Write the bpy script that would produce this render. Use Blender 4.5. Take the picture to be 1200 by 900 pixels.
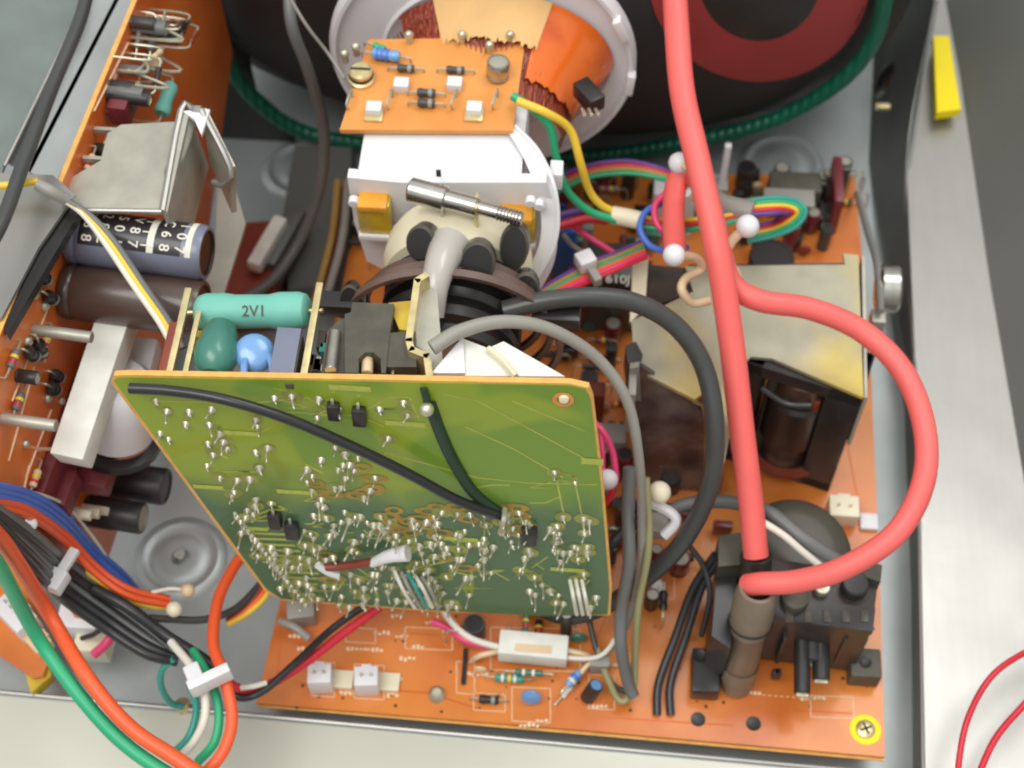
import bpy, bmesh, math, random
from mathutils import Vector as V, Matrix
from mathutils.bvhtree import BVHTree
from mathutils import geometry as G
for o in list(bpy.data.objects): bpy.data.objects.remove(o)
sc = bpy.context.scene
COL = sc.collection
S = 0.01                                   # everything below is written in centimetres
random.seed(7)

# ------------------------------------------------------------------ camera
F = 1800.0                                 # focal length in pixels of the 1200 px wide photograph
pitch, yaw, roll = math.radians(58), math.radians(5.05), math.radians(-0.8)
fwd = V((-math.sin(yaw)*math.cos(pitch), math.cos(yaw)*math.cos(pitch), -math.sin(pitch)))
rgt = V((math.cos(yaw), math.sin(yaw), 0)); upv = rgt.cross(fwd)
r2 = rgt*math.cos(roll)+upv*math.sin(roll); u2 = upv*math.cos(roll)-rgt*math.sin(roll)
rgt, upv = r2, u2
CAM = V((0, 0, 16)) - fwd*39.0
cam = bpy.data.objects.new('camera', bpy.data.cameras.new('camera')); COL.objects.link(cam)
m = Matrix((rgt, upv, -fwd)).transposed().to_4x4(); m.translation = CAM*S
cam.matrix_world = m
cam.data.sensor_width = 36; cam.data.lens = F/1200*36
cam.data.clip_start = 0.01; cam.data.clip_end = 50
cam.data.dof.use_dof = True; cam.data.dof.focus_distance = 0.405; cam.data.dof.aperture_fstop = 15
sc.camera = cam
# ------------------------------------------------------------------ light
w = bpy.data.worlds.new('World'); sc.world = w; w.use_nodes = True
nt = w.node_tree; bgn = nt.nodes['Background']
tc = nt.nodes.new('ShaderNodeTexCoord'); sp = nt.nodes.new('ShaderNodeSeparateXYZ'); rp = nt.nodes.new('ShaderNodeValToRGB')
nt.links.new(tc.outputs['Generated'], sp.inputs[0]); nt.links.new(sp.outputs[2], rp.inputs[0]); nt.links.new(rp.outputs[0], bgn.inputs[0])
rp.color_ramp.elements[0].color = (.30, .29, .28, 1); rp.color_ramp.elements[1].color = (.84, .84, .83, 1)
bgn.inputs[1].default_value = 1.2
def area(name, loc, tgt, sx, sy, power, col):
    l = bpy.data.lights.new(name, 'AREA'); l.shape = 'RECTANGLE'; l.size = sx; l.size_y = sy; l.energy = power; l.color = col
    o = bpy.data.objects.new(name, l); COL.objects.link(o); o.location = loc
    o.rotation_euler = (V(tgt)-V(loc)).to_track_quat('-Z', 'Y').to_euler(); return o
area('ceiling_lamp', (-0.35, -0.45, 1.5), (0, .05, .05), 1.1, .6, 13, (1, .98, .95))
area('ceiling_lamp_far', (0.55, 0.55, 1.7), (0, .05, .05), .9, .5, 8, (1, .99, .97))
sc.view_settings.view_transform = 'Standard'; sc.view_settings.look = 'None'
sc.view_settings.exposure = 0.0; sc.view_settings.gamma = 1
sc.cycles.filter_width = 2.0; sc.render.resolution_x = 1024; sc.render.resolution_y = 768

# ------------------------------------------------------------------ where things stand: pixel of the photo -> point of a plane
def ray(px, py): return (fwd*F + rgt*(px-600) - upv*(py-450)).normalized()
def onp(px, py, p, n):
    d = ray(px, py); t = (V(p)-CAM).dot(n)/d.dot(n); return CAM + d*t
def onz(px, py, z): return onp(px, py, (0, 0, z), V((0, 0, 1)))
def ony(px, py, y): return onp(px, py, (0, y, 0), V((0, 1, 0)))
def proj(p):
    q = V(p)-CAM; d = q.dot(fwd); return 600+F*q.dot(rgt)/d, 450-F*q.dot(upv)/d, d
def r_of(px_w, p): return px_w*.5*proj(p)[2]/F
X, Y, Z = V((1, 0, 0)), V((0, 1, 0)), V((0, 0, 1))

# ------------------------------------------------------------------ materials
def c(r, g, b, k=1.0):
    f = lambda v: (v/255/12.92 if v/255 <= .04045 else ((v/255+.055)/1.055)**2.4)*k
    return (f(r), f(g), f(b), 1)
def mat(name, col, rough=.5, metal=0.0, var=.12, scale=250, bump=0.0, bscale=None, coat=0.0, trans=0.0, col2=None, thr=(.4, .6), emit=None):
    m = bpy.data.materials.new(name); m.use_nodes = True; t = m.node_tree; b = t.nodes['Principled BSDF']
    tcn = t.nodes.new('ShaderNodeTexCoord'); n = t.nodes.new('ShaderNodeTexNoise'); n.inputs['Scale'].default_value = scale
    n.inputs['Detail'].default_value = 5
    t.links.new(tcn.outputs['Object'], n.inputs['Vector'])
    r = t.nodes.new('ShaderNodeValToRGB'); t.links.new(n.outputs[0], r.inputs[0])
    a = tuple(max(0, v*(1-var)) for v in col[:3])+(1,); d = tuple(min(1, v*(1+var)) for v in col[:3])+(1,)
    if col2: a, d = col, col2
    r.color_ramp.elements[0].color = a; r.color_ramp.elements[1].color = d
    r.color_ramp.elements[0].position = thr[0] if col2 else .3; r.color_ramp.elements[1].position = thr[1] if col2 else .7
    t.links.new(r.outputs[0], b.inputs['Base Color'])
    b.inputs['Roughness'].default_value = rough; b.inputs['Metallic'].default_value = metal
    b.inputs['Coat Weight'].default_value = coat; b.inputs['Coat Roughness'].default_value = .15
    if trans: b.inputs['Transmission Weight'].default_value = trans
    rr = t.nodes.new('ShaderNodeMapRange'); n2 = t.nodes.new('ShaderNodeTexNoise'); n2.inputs['Scale'].default_value = scale*.35; n2.inputs['Detail'].default_value = 3
    t.links.new(tcn.outputs['Object'], n2.inputs['Vector']); t.links.new(n2.outputs[0], rr.inputs['Value'])
    rr.inputs['To Min'].default_value = max(.03, rough-.12); rr.inputs['To Max'].default_value = min(1, rough+.14)
    t.links.new(rr.outputs[0], b.inputs['Roughness'])
    if bump:
        bn = t.nodes.new('ShaderNodeBump'); bn.inputs['Strength'].default_value = bump; bn.inputs['Distance'].default_value = .0008
        n3 = t.nodes.new('ShaderNodeTexNoise'); n3.inputs['Scale'].default_value = bscale or scale; n3.inputs['Detail'].default_value = 4
        t.links.new(tcn.outputs['Object'], n3.inputs['Vector']); t.links.new(n3.outputs[0], bn.inputs['Height']); t.links.new(bn.outputs[0], b.inputs['Normal'])
    return m
K = .95
MT = dict(
 zinc=mat('galvanised_steel', c(168, 167, 162), .38, .8, .04, 40, .05, 260),
 floor=mat('chassis_steel', c(180, 187, 186), .42, .5, .06, 18, .04, 300),
 dull=mat('dull_steel', c(118, 120, 116), .5, .5, .12, 30, .05, 200),
 cream=mat('cream_steel', c(196, 196, 182), .45, .3, .06, 12),
 paint=mat('grey_paint', c(112, 113, 108), .5, .1, .06, 20),
 chrome=mat('nickel', c(190, 188, 180), .25, 1, .1, 200),
 brass=mat('tinned_brass', c(215, 200, 150), .35, .7, .15, 300),
 solder=mat('solder', c(200, 198, 176), .36, .7, .2, 300),
 pcb=mat('orange_phenolic', c(222, 134, 56), .36, 0, 0, 26, .04, 500, .35, col2=c(196, 102, 36), thr=(.38, .68)),
 pcb2=mat('orange_red_phenolic', c(230, 124, 52), .42, 0, 0, 25, .04, 500, .3, col2=c(214, 100, 36)),
 pcb3=mat('light_orange_phenolic', c(226, 154, 78), .4, 0, 0, 40, .04, 500, .25, col2=c(216, 140, 64)),
 pcbedge=mat('pcb_cut_edge', c(226, 172, 92), .6, 0, .12, 300),
 silk=mat('silkscreen_white', c(236, 206, 170), .6, 0, .1, 600),
 silky=mat('silkscreen_yellow', c(176, 186, 84), .6, 0, .1, 800),
 white=mat('white_plastic', c(226, 226, 228), .4, 0, .03, 60, .02, 300),
 ceramic=mat('white_ceramic', c(232, 234, 224), .6, 0, .04, 80, .12, 500),
 ivory=mat('ivory_nylon', c(232, 224, 196), .4, 0, .05, 80),
 beige=mat('beige_nylon', c(222, 196, 158), .45, 0, .06, 80),
 black=mat('black_plastic', c(44, 43, 43), .38, 0, .25, 200, .04, 500),
 brownblack=mat('brown_black_bakelite', c(62, 52, 46), .4, 0, .2, 120, .05, 500),
 dgrey=mat('dark_grey_plastic', c(84, 82, 70), .5, 0, .12, 150, .05, 500),
 capbrown=mat('brown_sleeve', c(74, 58, 50), .3, 0, .15, 60, 0, None, .3),
 capgrey=mat('grey_violet_sleeve', c(112, 118, 136), .35, 0, .08, 80, 0, None, .3),
 capdark=mat('dark_sleeve', c(40, 36, 40), .35, 0, .15, 80, 0, None, .3),
 teal=mat('teal_enamel', c(112, 184, 168), .5, 0, .07, 60, .12, 300),
 ltblue=mat('light_blue_epoxy', c(112, 158, 208), .25, 0, .06, 60, 0, None, .5),
 blue=mat('blue_epoxy', c(40, 108, 186), .35, 0, .1, 60),
 maroon=mat('maroon_epoxy', c(112, 40, 48), .35, 0, .12, 80, 0, None, .3),
 greenw=mat('green_film', c(54, 116, 100), .35, 0, .2, 60, 0, None, .4),
 kapton=mat('amber_tape', c(222, 96, 24), .25, 0, 0, 60, .1, 90, .6, col2=c(168, 52, 14)),
 kraft=mat('tan_paper', c(222, 178, 118), .65, 0, .1, 50, .1, 200),
 copper=mat('copper_winding', c(176, 76, 44), .35, .5, .35, 150),
 dag=mat('graphite_coating', c(42, 40, 40), .62, 0, .3, 14, .2, 60),
 redring=mat('red_coating', c(160, 56, 56), .5, 0, .1, 30),
 ebony=mat('satin_black', c(40, 38, 38), .3, 0, .2, 40),
 glass=mat('smoky_glass', c(206, 200, 192), .25, 0, .06, 60, 0, None, .3, .25),
 varnish=mat('yellow_varnish', c(206, 178, 34), .25, 0, 0, 90, .15, 150, .5, col2=c(176, 140, 30)),
 cream2=mat('cream_tape', c(226, 218, 188), .5, 0, .06, 70),
 shield=mat('smoked_plastic', c(70, 54, 52), .22, 0, .3, 70, .1, 60, .6, col2=c(112, 100, 98), thr=(.4, .66)),
 platey=mat('passivated_plate', c(176, 172, 150), .4, .35, 0, 18, .03, 300, col2=c(218, 194, 96), thr=(.42, .62)),
 plate=mat('pale_alloy', c(184, 182, 168), .42, .5, .08, 60, .08, 500),
 yel=mat('bright_yellow', c(250, 226, 0), .5, 0, .02, 60),
 wgrey=mat('grey_pvc', c(148, 146, 138), .4, 0, .06, 60), wgrey2=mat('mid_grey_pvc', c(104, 106, 104), .4, 0, .08, 60),
 wdark=mat('dark_grey_pvc', c(66, 68, 66), .36, 0, .1, 60), wblack=mat('black_pvc', c(44, 44, 46), .3, 0, .1, 60),
 wpink=mat('salmon_silicone', c(242, 108, 102), .46, 0, .05, 12, .03, 300), wred=mat('red_pvc', c(206, 40, 56), .35, 0, .06, 60),
 wmag=mat('pink_pvc', c(228, 70, 120), .35, 0, .06, 60), worange=mat('orange_pvc', c(240, 96, 50), .38, 0, .05, 60),
 wgreen=mat('green_pvc', c(44, 168, 118), .38, 0, .05, 60), wyel=mat('yellow_pvc', c(232, 196, 60), .38, 0, .05, 60),
 wwhite=mat('white_pvc', c(222, 218, 204), .4, 0, .05, 60), wblue=mat('blue_pvc', c(76, 116, 206), .38, 0, .06, 60),
 wteal=mat('teal_pvc', c(52, 152, 138), .38, 0, .06, 60), wpurple=mat('purple_pvc', c(104, 66, 140), .38, 0, .06, 60),
 wtan=mat('tan_pvc', c(170, 136, 70), .38, 0, .06, 60), stub_and_shadow=mat('dark_green_stub_and_shadow', c(36, 62, 44), .5, 0, .15, 60),
 wbrown=mat('brown_pvc', c(130, 60, 40), .4, 0, .1, 60),
)
def scratches(m, sx, amt):
    t = m.node_tree; b = t.nodes['Principled BSDF']; tcn = t.nodes.new('ShaderNodeTexCoord'); mp = t.nodes.new('ShaderNodeMapping'); mp.inputs['Scale'].default_value = sx
    n = t.nodes.new('ShaderNodeTexNoise'); n.inputs['Scale'].default_value = 1; n.inputs['Detail'].default_value = 6
    t.links.new(tcn.outputs['Object'], mp.inputs[0]); t.links.new(mp.outputs[0], n.inputs['Vector'])
    r = t.nodes.new('ShaderNodeMapRange'); r.inputs['From Min'].default_value = .3; r.inputs['From Max'].default_value = .7; r.inputs['To Min'].default_value = 1-amt; r.inputs['To Max'].default_value = 1
    t.links.new(n.outputs[0], r.inputs['Value']); src = b.inputs['Base Color'].links[0].from_socket
    mx = t.nodes.new('ShaderNodeVectorMath'); mx.operation = 'SCALE'; t.links.new(src, mx.inputs[0]); t.links.new(r.outputs[0], mx.inputs['Scale']); t.links.new(mx.outputs[0], b.inputs['Base Color'])
scratches(MT['zinc'], (300, 25, 25), .045); scratches(MT['floor'], (60, 60, 60), .12); scratches(MT['cream'], (25, 60, 25), .05); scratches(MT['plate'], (120, 120, 120), .14); scratches(MT['platey'], (90, 90, 90), .2)
scratches(MT['dgrey'], (200, 200, 200), .3); scratches(MT['brownblack'], (120, 120, 120), .35); scratches(MT['wpink'], (70, 18, 70), .1); scratches(MT['ceramic'], (150, 150, 150), .12)
# green solder mask: a procedural board with copper areas showing through
def green_mask():
    m = bpy.data.materials.new('green_solder_mask'); m.use_nodes = True; t = m.node_tree; b = t.nodes['Principled BSDF']
    tcn = t.nodes.new('ShaderNodeTexCoord')
    n = t.nodes.new('ShaderNodeTexNoise'); n.inputs['Scale'].default_value = 22; n.inputs['Detail'].default_value = 2; n.inputs['Distortion'].default_value = .6
    t.links.new(tcn.outputs['Object'], n.inputs['Vector'])
    r = t.nodes.new('ShaderNodeValToRGB'); r.color_ramp.interpolation = 'EASE'
    r.color_ramp.elements[0].position = .42; r.color_ramp.elements[1].position = .50
    r.color_ramp.elements[0].color = c(112, 146, 36); r.color_ramp.elements[1].color = c(142, 162, 36)
    t.links.new(n.outputs[0], r.inputs[0])
    # lower dense area of the board is greyer green
    sp = t.nodes.new('ShaderNodeSeparateXYZ'); t.links.new(tcn.outputs['Object'], sp.inputs[0])
    n4 = t.nodes.new('ShaderNodeTexNoise'); n4.inputs['Scale'].default_value = 40; t.links.new(tcn.outputs['Object'], n4.inputs['Vector'])
    ad = t.nodes.new('ShaderNodeMath'); ad.operation = 'MULTIPLY_ADD'; ad.inputs[1].default_value = .035
    t.links.new(n4.outputs[0], ad.inputs[0]); t.links.new(sp.outputs[2], ad.inputs[2])
    mr = t.nodes.new('ShaderNodeMapRange'); mr.inputs['From Min'].default_value = .062; mr.inputs['From Max'].default_value = .082
    t.links.new(ad.outputs[0], mr.inputs['Value'])
    mx = t.nodes.new('ShaderNodeMix'); mx.data_type = 'RGBA'; mx.inputs['A'].default_value = c(70, 104, 68)
    t.links.new(mr.outputs[0], mx.inputs['Factor']); t.links.new(r.outputs[0], mx.inputs['B'])
    t.links.new(mx.outputs['Result'], b.inputs['Base Color'])
    b.inputs['Roughness'].default_value = .38; b.inputs['Coat Weight'].default_value = .3
    bn = t.nodes.new('ShaderNodeBump'); bn.inputs['Strength'].default_value = .25; bn.inputs['Distance'].default_value = .0006
    t.links.new(n.outputs[0], bn.inputs['Height']); t.links.new(bn.outputs[0], b.inputs['Normal'])
    return m
MT['gmask'] = green_mask()
MT['gtrace'] = mat('masked_copper', c(176, 182, 82), .35, .1, .15, 200)
MT['otrace'] = mat('faint_copper_track', c(204, 104, 40), .4, .1, .05, 200)
MT['ogold'] = mat('bare_copper_pad', c(168, 140, 66), .35, .4, .2, 300)
# ribbed tape on the degaussing coil
def ribbed():
    m = mat('green_wrapped_tape', c(16, 96, 74), .35, 0, .15, 60); t = m.node_tree; b = t.nodes['Principled BSDF']
    tcn = t.nodes.new('ShaderNodeTexCoord'); wv = t.nodes.new('ShaderNodeTexWave'); wv.inputs['Scale'].default_value = 95; wv.inputs['Distortion'].default_value = .5
    t.links.new(tcn.outputs['Object'], wv.inputs['Vector']); bn = t.nodes.new('ShaderNodeBump'); bn.inputs['Distance'].default_value = .0006; bn.inputs['Strength'].default_value = .6
    t.links.new(wv.outputs[0], bn.inputs['Height']); t.links.new(bn.outputs[0], b.inputs['Normal']); return m
MT['coil'] = ribbed()

MT['otape'] = mat('orange_tape', c(226, 158, 44), .35, 0, .15, 90, 0, None, .3)
# ------------------------------------------------------------------ mesh builder (centimetres)
def frame(d, hint=None):
    d = V(d).normalized(); h = V(hint) if hint is not None else (Z if abs(d.z) < .9 else X)
    a = h.cross(d).normalized(); return a, d.cross(a).normalized(), d
def spline(pts, n=6):
    pts = [V(p) for p in pts]
    if len(pts) < 3: return pts
    P = [pts[0]*2-pts[1]]+pts+[pts[-1]*2-pts[-2]]; out = []
    for i in range(1, len(P)-2):
        for k in range(n):
            t = k/n; a, b, cc, d = P[i-1:i+3]
            out.append(.5*((2*b)+(cc-a)*t+(2*a-5*b+4*cc-d)*t*t+(3*b-a-3*cc+d)*t**3))
    out.append(pts[-1]); return out
class MB:
    def __init__(s): s.v = []; s.f = []
    def add(s, vs, fs): o = len(s.v); s.v += [V(q) for q in vs]; s.f += [tuple(i+o for i in f) for f in fs]; return s
    def obox(s, cen, a, b, d, ha, hb, hd, bev=0):   # centre, three axes, three half sizes, with chamfered edges
        cen = V(cen)
        if bev <= 0:
            vs = [cen+a*(i*ha)+b*(j*hb)+d*(k*hd) for k in (-1, 1) for j in (-1, 1) for i in (-1, 1)]
            return s.add(vs, [(0, 2, 3, 1), (4, 5, 7, 6), (0, 1, 5, 4), (2, 6, 7, 3), (0, 4, 6, 2), (1, 3, 7, 5)])
        bm = bmesh.new(); vs = [bm.verts.new((i*ha, j*hb, k*hd)) for k in (-1, 1) for j in (-1, 1) for i in (-1, 1)]
        for f in [(0, 2, 3, 1), (4, 5, 7, 6), (0, 1, 5, 4), (2, 6, 7, 3), (0, 4, 6, 2), (1, 3, 7, 5)]: bm.faces.new([vs[q] for q in f])
        bmesh.ops.bevel(bm, geom=bm.edges[:], offset=bev, segments=2, affect='EDGES', profile=.6)
        bm.verts.index_update()
        s.add([cen+a*q.co.x+b*q.co.y+d*q.co.z for q in bm.verts], [[q.index for q in f.verts] for f in bm.faces]); bm.free(); return s
    def box(s, lo, hi, bev=0): lo, hi = V(lo), V(hi); h = (hi-lo)/2; return s.obox((lo+hi)/2, X, Y, Z, h.x, h.y, h.z, bev)
    def prism(s, poly, ext):                       # polygon (3D, planar) pushed along a vector
        poly = [V(p) for p in poly]; ext = V(ext); n = len(poly)
        nrm = G.normal(poly)
        if nrm.dot(ext) > 0: poly = poly[::-1]
        tri = G.tessellate_polygon([poly]); fs = []
        for a, b, d in tri:
            if (poly[b]-poly[a]).cross(poly[d]-poly[a]).dot(ext) > 0: a, b = b, a
            fs += [(a, b, d), (b+n, a+n, d+n)]
        for i in range(n): j = (i+1) % n; fs.append((j, i, i+n, j+n))
        return s.add(poly+[p+ext for p in poly], fs)
    def tube(s, pts, r, n=10, cap=True, smooth=6):
        pts = spline(pts, smooth) if smooth else [V(p) for p in pts]
        rs = r if isinstance(r, (list, tuple)) else None
        vs = []; fs = []; prev = None; L = len(pts)
        for i, p in enumerate(pts):
            d = (pts[min(i+1, L-1)]-pts[max(i-1, 0)])
            if d.length < 1e-9: d = V((0, 0, 1))
            d.normalize()
            if prev is None: a, b, _ = frame(d)
            else:
                a = (prev-d*prev.dot(d))
                a = a.normalized() if a.length > 1e-6 else frame(d)[0]
                b = d.cross(a)
            prev = a
            rr = r if rs is None else rs[0]+(rs[1]-rs[0])*i/(L-1)
            vs += [p+(a*math.cos(2*math.pi*k/n)+b*math.sin(2*math.pi*k/n))*rr for k in range(n)]
        for i in range(L-1):
            for k in range(n): q = (k+1) % n; fs.append((i*n+k, i*n+q, (i+1)*n+q, (i+1)*n+k))
        if cap: fs += [tuple(range(n))[::-1], tuple((L-1)*n+k for k in range(n))]
        return s.add(vs, fs)
    def lathe(s, prof, p, d, n=24, hint=None, sx=1, sy=1):  # profile of (radius, height) turned about axis d at p
        a, b, d = frame(d, hint); vs = []; fs = []; p = V(p)
        for r, h in prof: vs += [p+(a*math.cos(2*math.pi*k/n)*sx+b*math.sin(2*math.pi*k/n)*sy)*max(r, 1e-4)+d*h for k in range(n)]
        for i in range(len(prof)-1):
            for k in range(n): q = (k+1) % n; fs.append((i*n+k, i*n+q, (i+1)*n+q, (i+1)*n+k))
        return s.add(vs, fs)
    def cyl(s, p0, p1, r, n=16, bev=None):
        p0, p1 = V(p0), V(p1); L = (p1-p0).length; e = bev if bev is not None else min(r, L)*.12
        return s.lathe([(0, 0), (r-e, 0), (r, e), (r, L-e), (r-e, L), (0, L)], p0, p1-p0, n)
    def ball(s, p, r, n=14, sq=1.0, d=Z):
        return s.lathe([(r*math.sin(math.pi*i/8), -r*sq*math.cos(math.pi*i/8)) for i in range(9)], p, d, n)
    def build(s, name, mt, parent=None, smooth=None, origin=None):
        o0 = parent['_o'] if parent is not None else (origin if origin is not None else sum(s.v, V((0, 0, 0)))/max(1, len(s.v)))
        o0 = V(o0)
        me = bpy.data.meshes.new(name); me.from_pydata([tuple((q-o0)*S) for q in s.v], [], s.f)
        me.materials.append(MT[mt] if isinstance(mt, str) else mt)
        o = bpy.data.objects.new(name, me); COL.objects.link(o)
        bm = bmesh.new(); bm.from_mesh(me); bmesh.ops.remove_doubles(bm, verts=bm.verts, dist=1e-6); bmesh.ops.recalc_face_normals(bm, faces=bm.faces); bm.to_mesh(me); bm.free()
        me.set_sharp_from_angle(angle=math.radians(38))
        if parent is None: o.location = o0*S
        else: o.parent = parent
        o['_o'] = list(o0); return o
def tag(o, label=None, cat=None, group=None, kind=None):
    if label: o['label'] = label
    if cat: o['category'] = cat
    if group: o['group'] = group
    if kind: o['kind'] = kind
    return o
def thing(name, label, cat, base, group=None):
    o = bpy.data.objects.new(name, None); COL.objects.link(o); o.location = V(base)*S; o['_o'] = list(V(base)); o.empty_display_size = .01
    return tag(o, label, cat, group)
def lab(o, t): o['label'] = t; return o
def text(s, p, xd, yd, size, mt, parent, name='print', ext=.0):
    cu = bpy.data.curves.new('t', 'FONT'); cu.body = s; cu.size = 1; cu.align_x = 'CENTER'; cu.align_y = 'CENTER'; cu.offset = .012
    to = bpy.data.objects.new('t', cu); COL.objects.link(to); dg = bpy.context.evaluated_depsgraph_get(); dg.update()
    me = bpy.data.meshes.new_from_object(to.evaluated_get(dg)); bpy.data.objects.remove(to)
    mb = MB(); xd, yd = V(xd).normalized(), V(yd).normalized()
    mb.add([V(p)+xd*(q.co.x*size)+yd*(q.co.y*size) for q in me.vertices], [tuple(f.vertices) for f in me.polygons])
    return mb.build(name, mt, parent)
def wire(name, label, pts, wpx, mt, group=None, cat='wire', parent=None, n=10, taper=None):
    P = [onw(*p) for p in pts]; r = r_of(wpx, P[len(P)//2])
    o = MB().tube(P, r if not taper else (r, r*taper), n).build(name, mt, parent)
    return tag(o, label, cat, group) if parent is None else o
def onw(px, py, z):
    if px < 150 and py > 540:
        q = onl(px, py, .55)
        if q.z > z and q.z < 15: z = q.z
    return onz(px, py, z)
def struct(name, mb, mt): return tag(mb.build(name, mt), kind='structure')

# ================================================================== THE CHASSIS
floor = struct('floor', MB().box((-24, -16, -.15), (14.35, 44, 0)), 'floor')
def emboss(px, py, r, hole=True):
    p = onz(px, py, 0.0); k = r/1.45
    o = MB().lathe([(1.55*k, 0), (1.45*k, .10), (1.25*k, .16), (1.1*k, .08), (.95*k, .05), (.8*k, .12), (.55*k, .16), (.3*k, .15)]+([(.26*k, .05), (0, .02)] if hole else [(0, .15)]), p, Z, 40).build('embossed_ring', 'floor', floor)
    if hole: MB().cyl(p+V((0, 0, .05)), p+V((.05, 0, .45)), .2*k, 12).build('floor_screw', 'chrome', floor)
emboss(212, 655, 1.55); emboss(915, 195, 1.7, False); emboss(352, 200, 1.5, False)
# right side: low wall beside the board, bright flange on top of it, dark outer wall
lip = [(1082, 930), (1078, 700), (1074, 480), (1062, 200)]
ZL = 2.0; L3 = [onz(x, y, ZL) for x, y in lip]; LT = onz(1096, 0, 6.0); L3x = L3+[LT+V((0, 0, 0))]
wl = MB(); BT = [onz(x, y, .02) for x, y in ((1070, 930), (1068, 700), (1060, 480), (1018, 190), (1028, -20))]
for i in range(4):
    a, b, d, e = L3x[i], L3x[i+1], BT[i+1], BT[i]; o_ = V((.14, 0, -.02)); wl.add([a, b, d, e, a+o_, b+o_, d+o_, e+o_], [(0, 1, 2, 3), (7, 6, 5, 4), (0, 4, 5, 1), (2, 6, 7, 3)])
struct('side_wall', wl, 'dull')
fl = MB(); out = [(1262, 940), (1215, 650), (1160, 330), (1125, 90), (1108, 0)]
O3 = [onz(x, y, ZL+.05) for x, y in out]
fl.prism([V((q.x+.02, q.y, ZL+.05)) for q in L3]+[V((O3[4].x-1.2, O3[4].y, ZL+.05))]+O3[::-1], V((0, 0, -.12)))
struct('flange', fl, 'zinc')
ow = MB()
for a, b in zip(O3[:-1], O3[1:]): ow.prism([a, b, b+V((7.5, .2, 9)), a+V((7.5, .2, 9))], V((.15, 0, 0)))
struct('outer_wall', ow, 'paint')
lipm = MB().tube([q+V((0, 0, .06)) for q in L3]+[LT], .07, 8); struct('folded_rim', lipm, 'zinc')
# front: floor turns up into a lip, cream flange outside
f0, f1 = onz(-60, 806, 1.6), onz(1082, 911, 1.6); fd = (f1-f0).normalized()
struct('front_wall', MB().prism([f0-fd*4, f1, V((f1.x, f1.y, 0)), V((f0.x, f0.y, 0))-fd*4], V((0, -.12, 0))), 'floor')
struct('front_rim', MB().tube([f0-fd*4+Z*.06, f1+Z*.06], .08, 8, smooth=0), 'zinc')
struct('front_flange', MB().prism([f0-fd*4+V((0, -.1, 0)), f1+V((0, -.1, 0)), f1+V((0, -9, -.2)), f0-fd*4+V((0, -9, -.2))], V((0, 0, -.1))), 'cream')
# left: side wall and a folded flange
a0, a1 = onz(-70, 250, 16), onz(120, -60, 16)
struct('left_wall', MB().prism([onz(-30, 330, 14), onz(170, -60, 14), onz(170, -60, 14)+V((-1.4, 0, -14)), onz(-30, 330, 14)+V((-1.4, 0, -14))], V((-.15, 0, 0))), 'floor')
struct('left_flange', MB().prism([onz(-60, 380, 14.4), onz(5, 195, 14.4), onz(92, 15, 14.4), onz(100, -50, 14.4), onz(-400, -50, 14.4), onz(-400, 380, 14.4)], V((0, 0, -.1))), mat('flange_steel', c(120, 130, 126), .5, .3, .12, 60, .05, 300))
struct('left_strip', MB().prism([onz(8, 190, 14.0), onz(85, 20, 14.0), onz(100, -40, 14.0), onz(185, -40, 14.0), onz(65, 215, 14.0)], V((0, 0, -.1))), 'floor')
struct('left_rim', MB().tube([onz(5, 195, 14.5), onz(92, 15, 14.5), onz(100, -40, 14.5)], .06, 8, smooth=0), 'zinc')
br = MB().prism([onz(-60, 200, 15.2), onz(62, 205, 15.2), onz(88, 228, 15.2), onz(45, 290, 15.2), onz(2, 372, 15.2), onz(-60, 400, 15.2)], V((0, 0, -.12)))
b = thing('bracket', 'flat grey steel bracket at the left edge, under the black cable', 'bracket', onz(40, 260, 15.2))
br.build('plate', 'zinc', b)
MB().prism([onz(72, 226, 15.0), onz(92, 250, 15.0), onz(8, 392, 15.0), onz(-4, 362, 15.0)], V((0, 0, -.3))).build('gap_shade', 'ebony', b)  # black sheet painting the shade in the gap between bracket and board

tag(MB().prism([ony(x, y, 21.2) for x, y in [(150, -60), (262, -60), (300, 110), (345, 150), (345, 205), (240, 205), (212, 130), (160, 20)]], (0, .2, 0)).build('shell_and_shadow', 'ebony'), 'black inner shell panel, with the floor shadow painted in, between the left board and the picture tube', 'panel')  # the black sheet also stands in for the shadow on the floor
# ================================================================== PICTURE TUBE
AX = -0.6; AZ = 11.5
cx0, cy0, _ = proj((0, 15.4, AZ)); AX = (565-cx0)*proj((0, 15.4, AZ))[2]/F
crt = thing('picture_tube', 'dark graphite coated picture tube funnel behind the yoke, filling the top of the photo', 'picture tube', (AX, 22, AZ))
NX = 48
secs = [(15.6, 2.2, 2.2, 2), (17.5, 4.4, 4.2, 2.2), (19.0, 8.2, 7.2, 2.4), (20.6, 12.0, 9.4, 2.6), (22.5, 14.2, 10.9, 2.9), (25, 14.6, 11.4, 3.2), (32, 15, 11.4, 3.6)]
fv = []; ff = []
for y, hx, hz, e in secs:
    for k in range(NX):
        t = 2*math.pi*k/NX; ct, st = math.cos(t), math.sin(t)
        fv.append(V((AX+1.2+math.copysign(abs(ct)**(2/e), ct)*hx, y, AZ+math.copysign(abs(st)**(2/e), st)*hz)))
for i in range(len(secs)-1):
    for k in range(NX): q = (k+1) % NX; ff.append((i*NX+k, i*NX+q, (i+1)*NX+q, (i+1)*NX+k))
fm = MB(); fm.v = fv; fm.f = ff; fun = fm.build('funnel', 'dag', crt)
bvh = BVHTree.FromPolygons([tuple(q) for q in fv], ff)
def onf(px, py, off=.05):
    d = ray(px, py); h = bvh.ray_cast(CAM, d)
    return (h[0] - d*off) if h[0] is not None else ony(px, py, 22)
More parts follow.
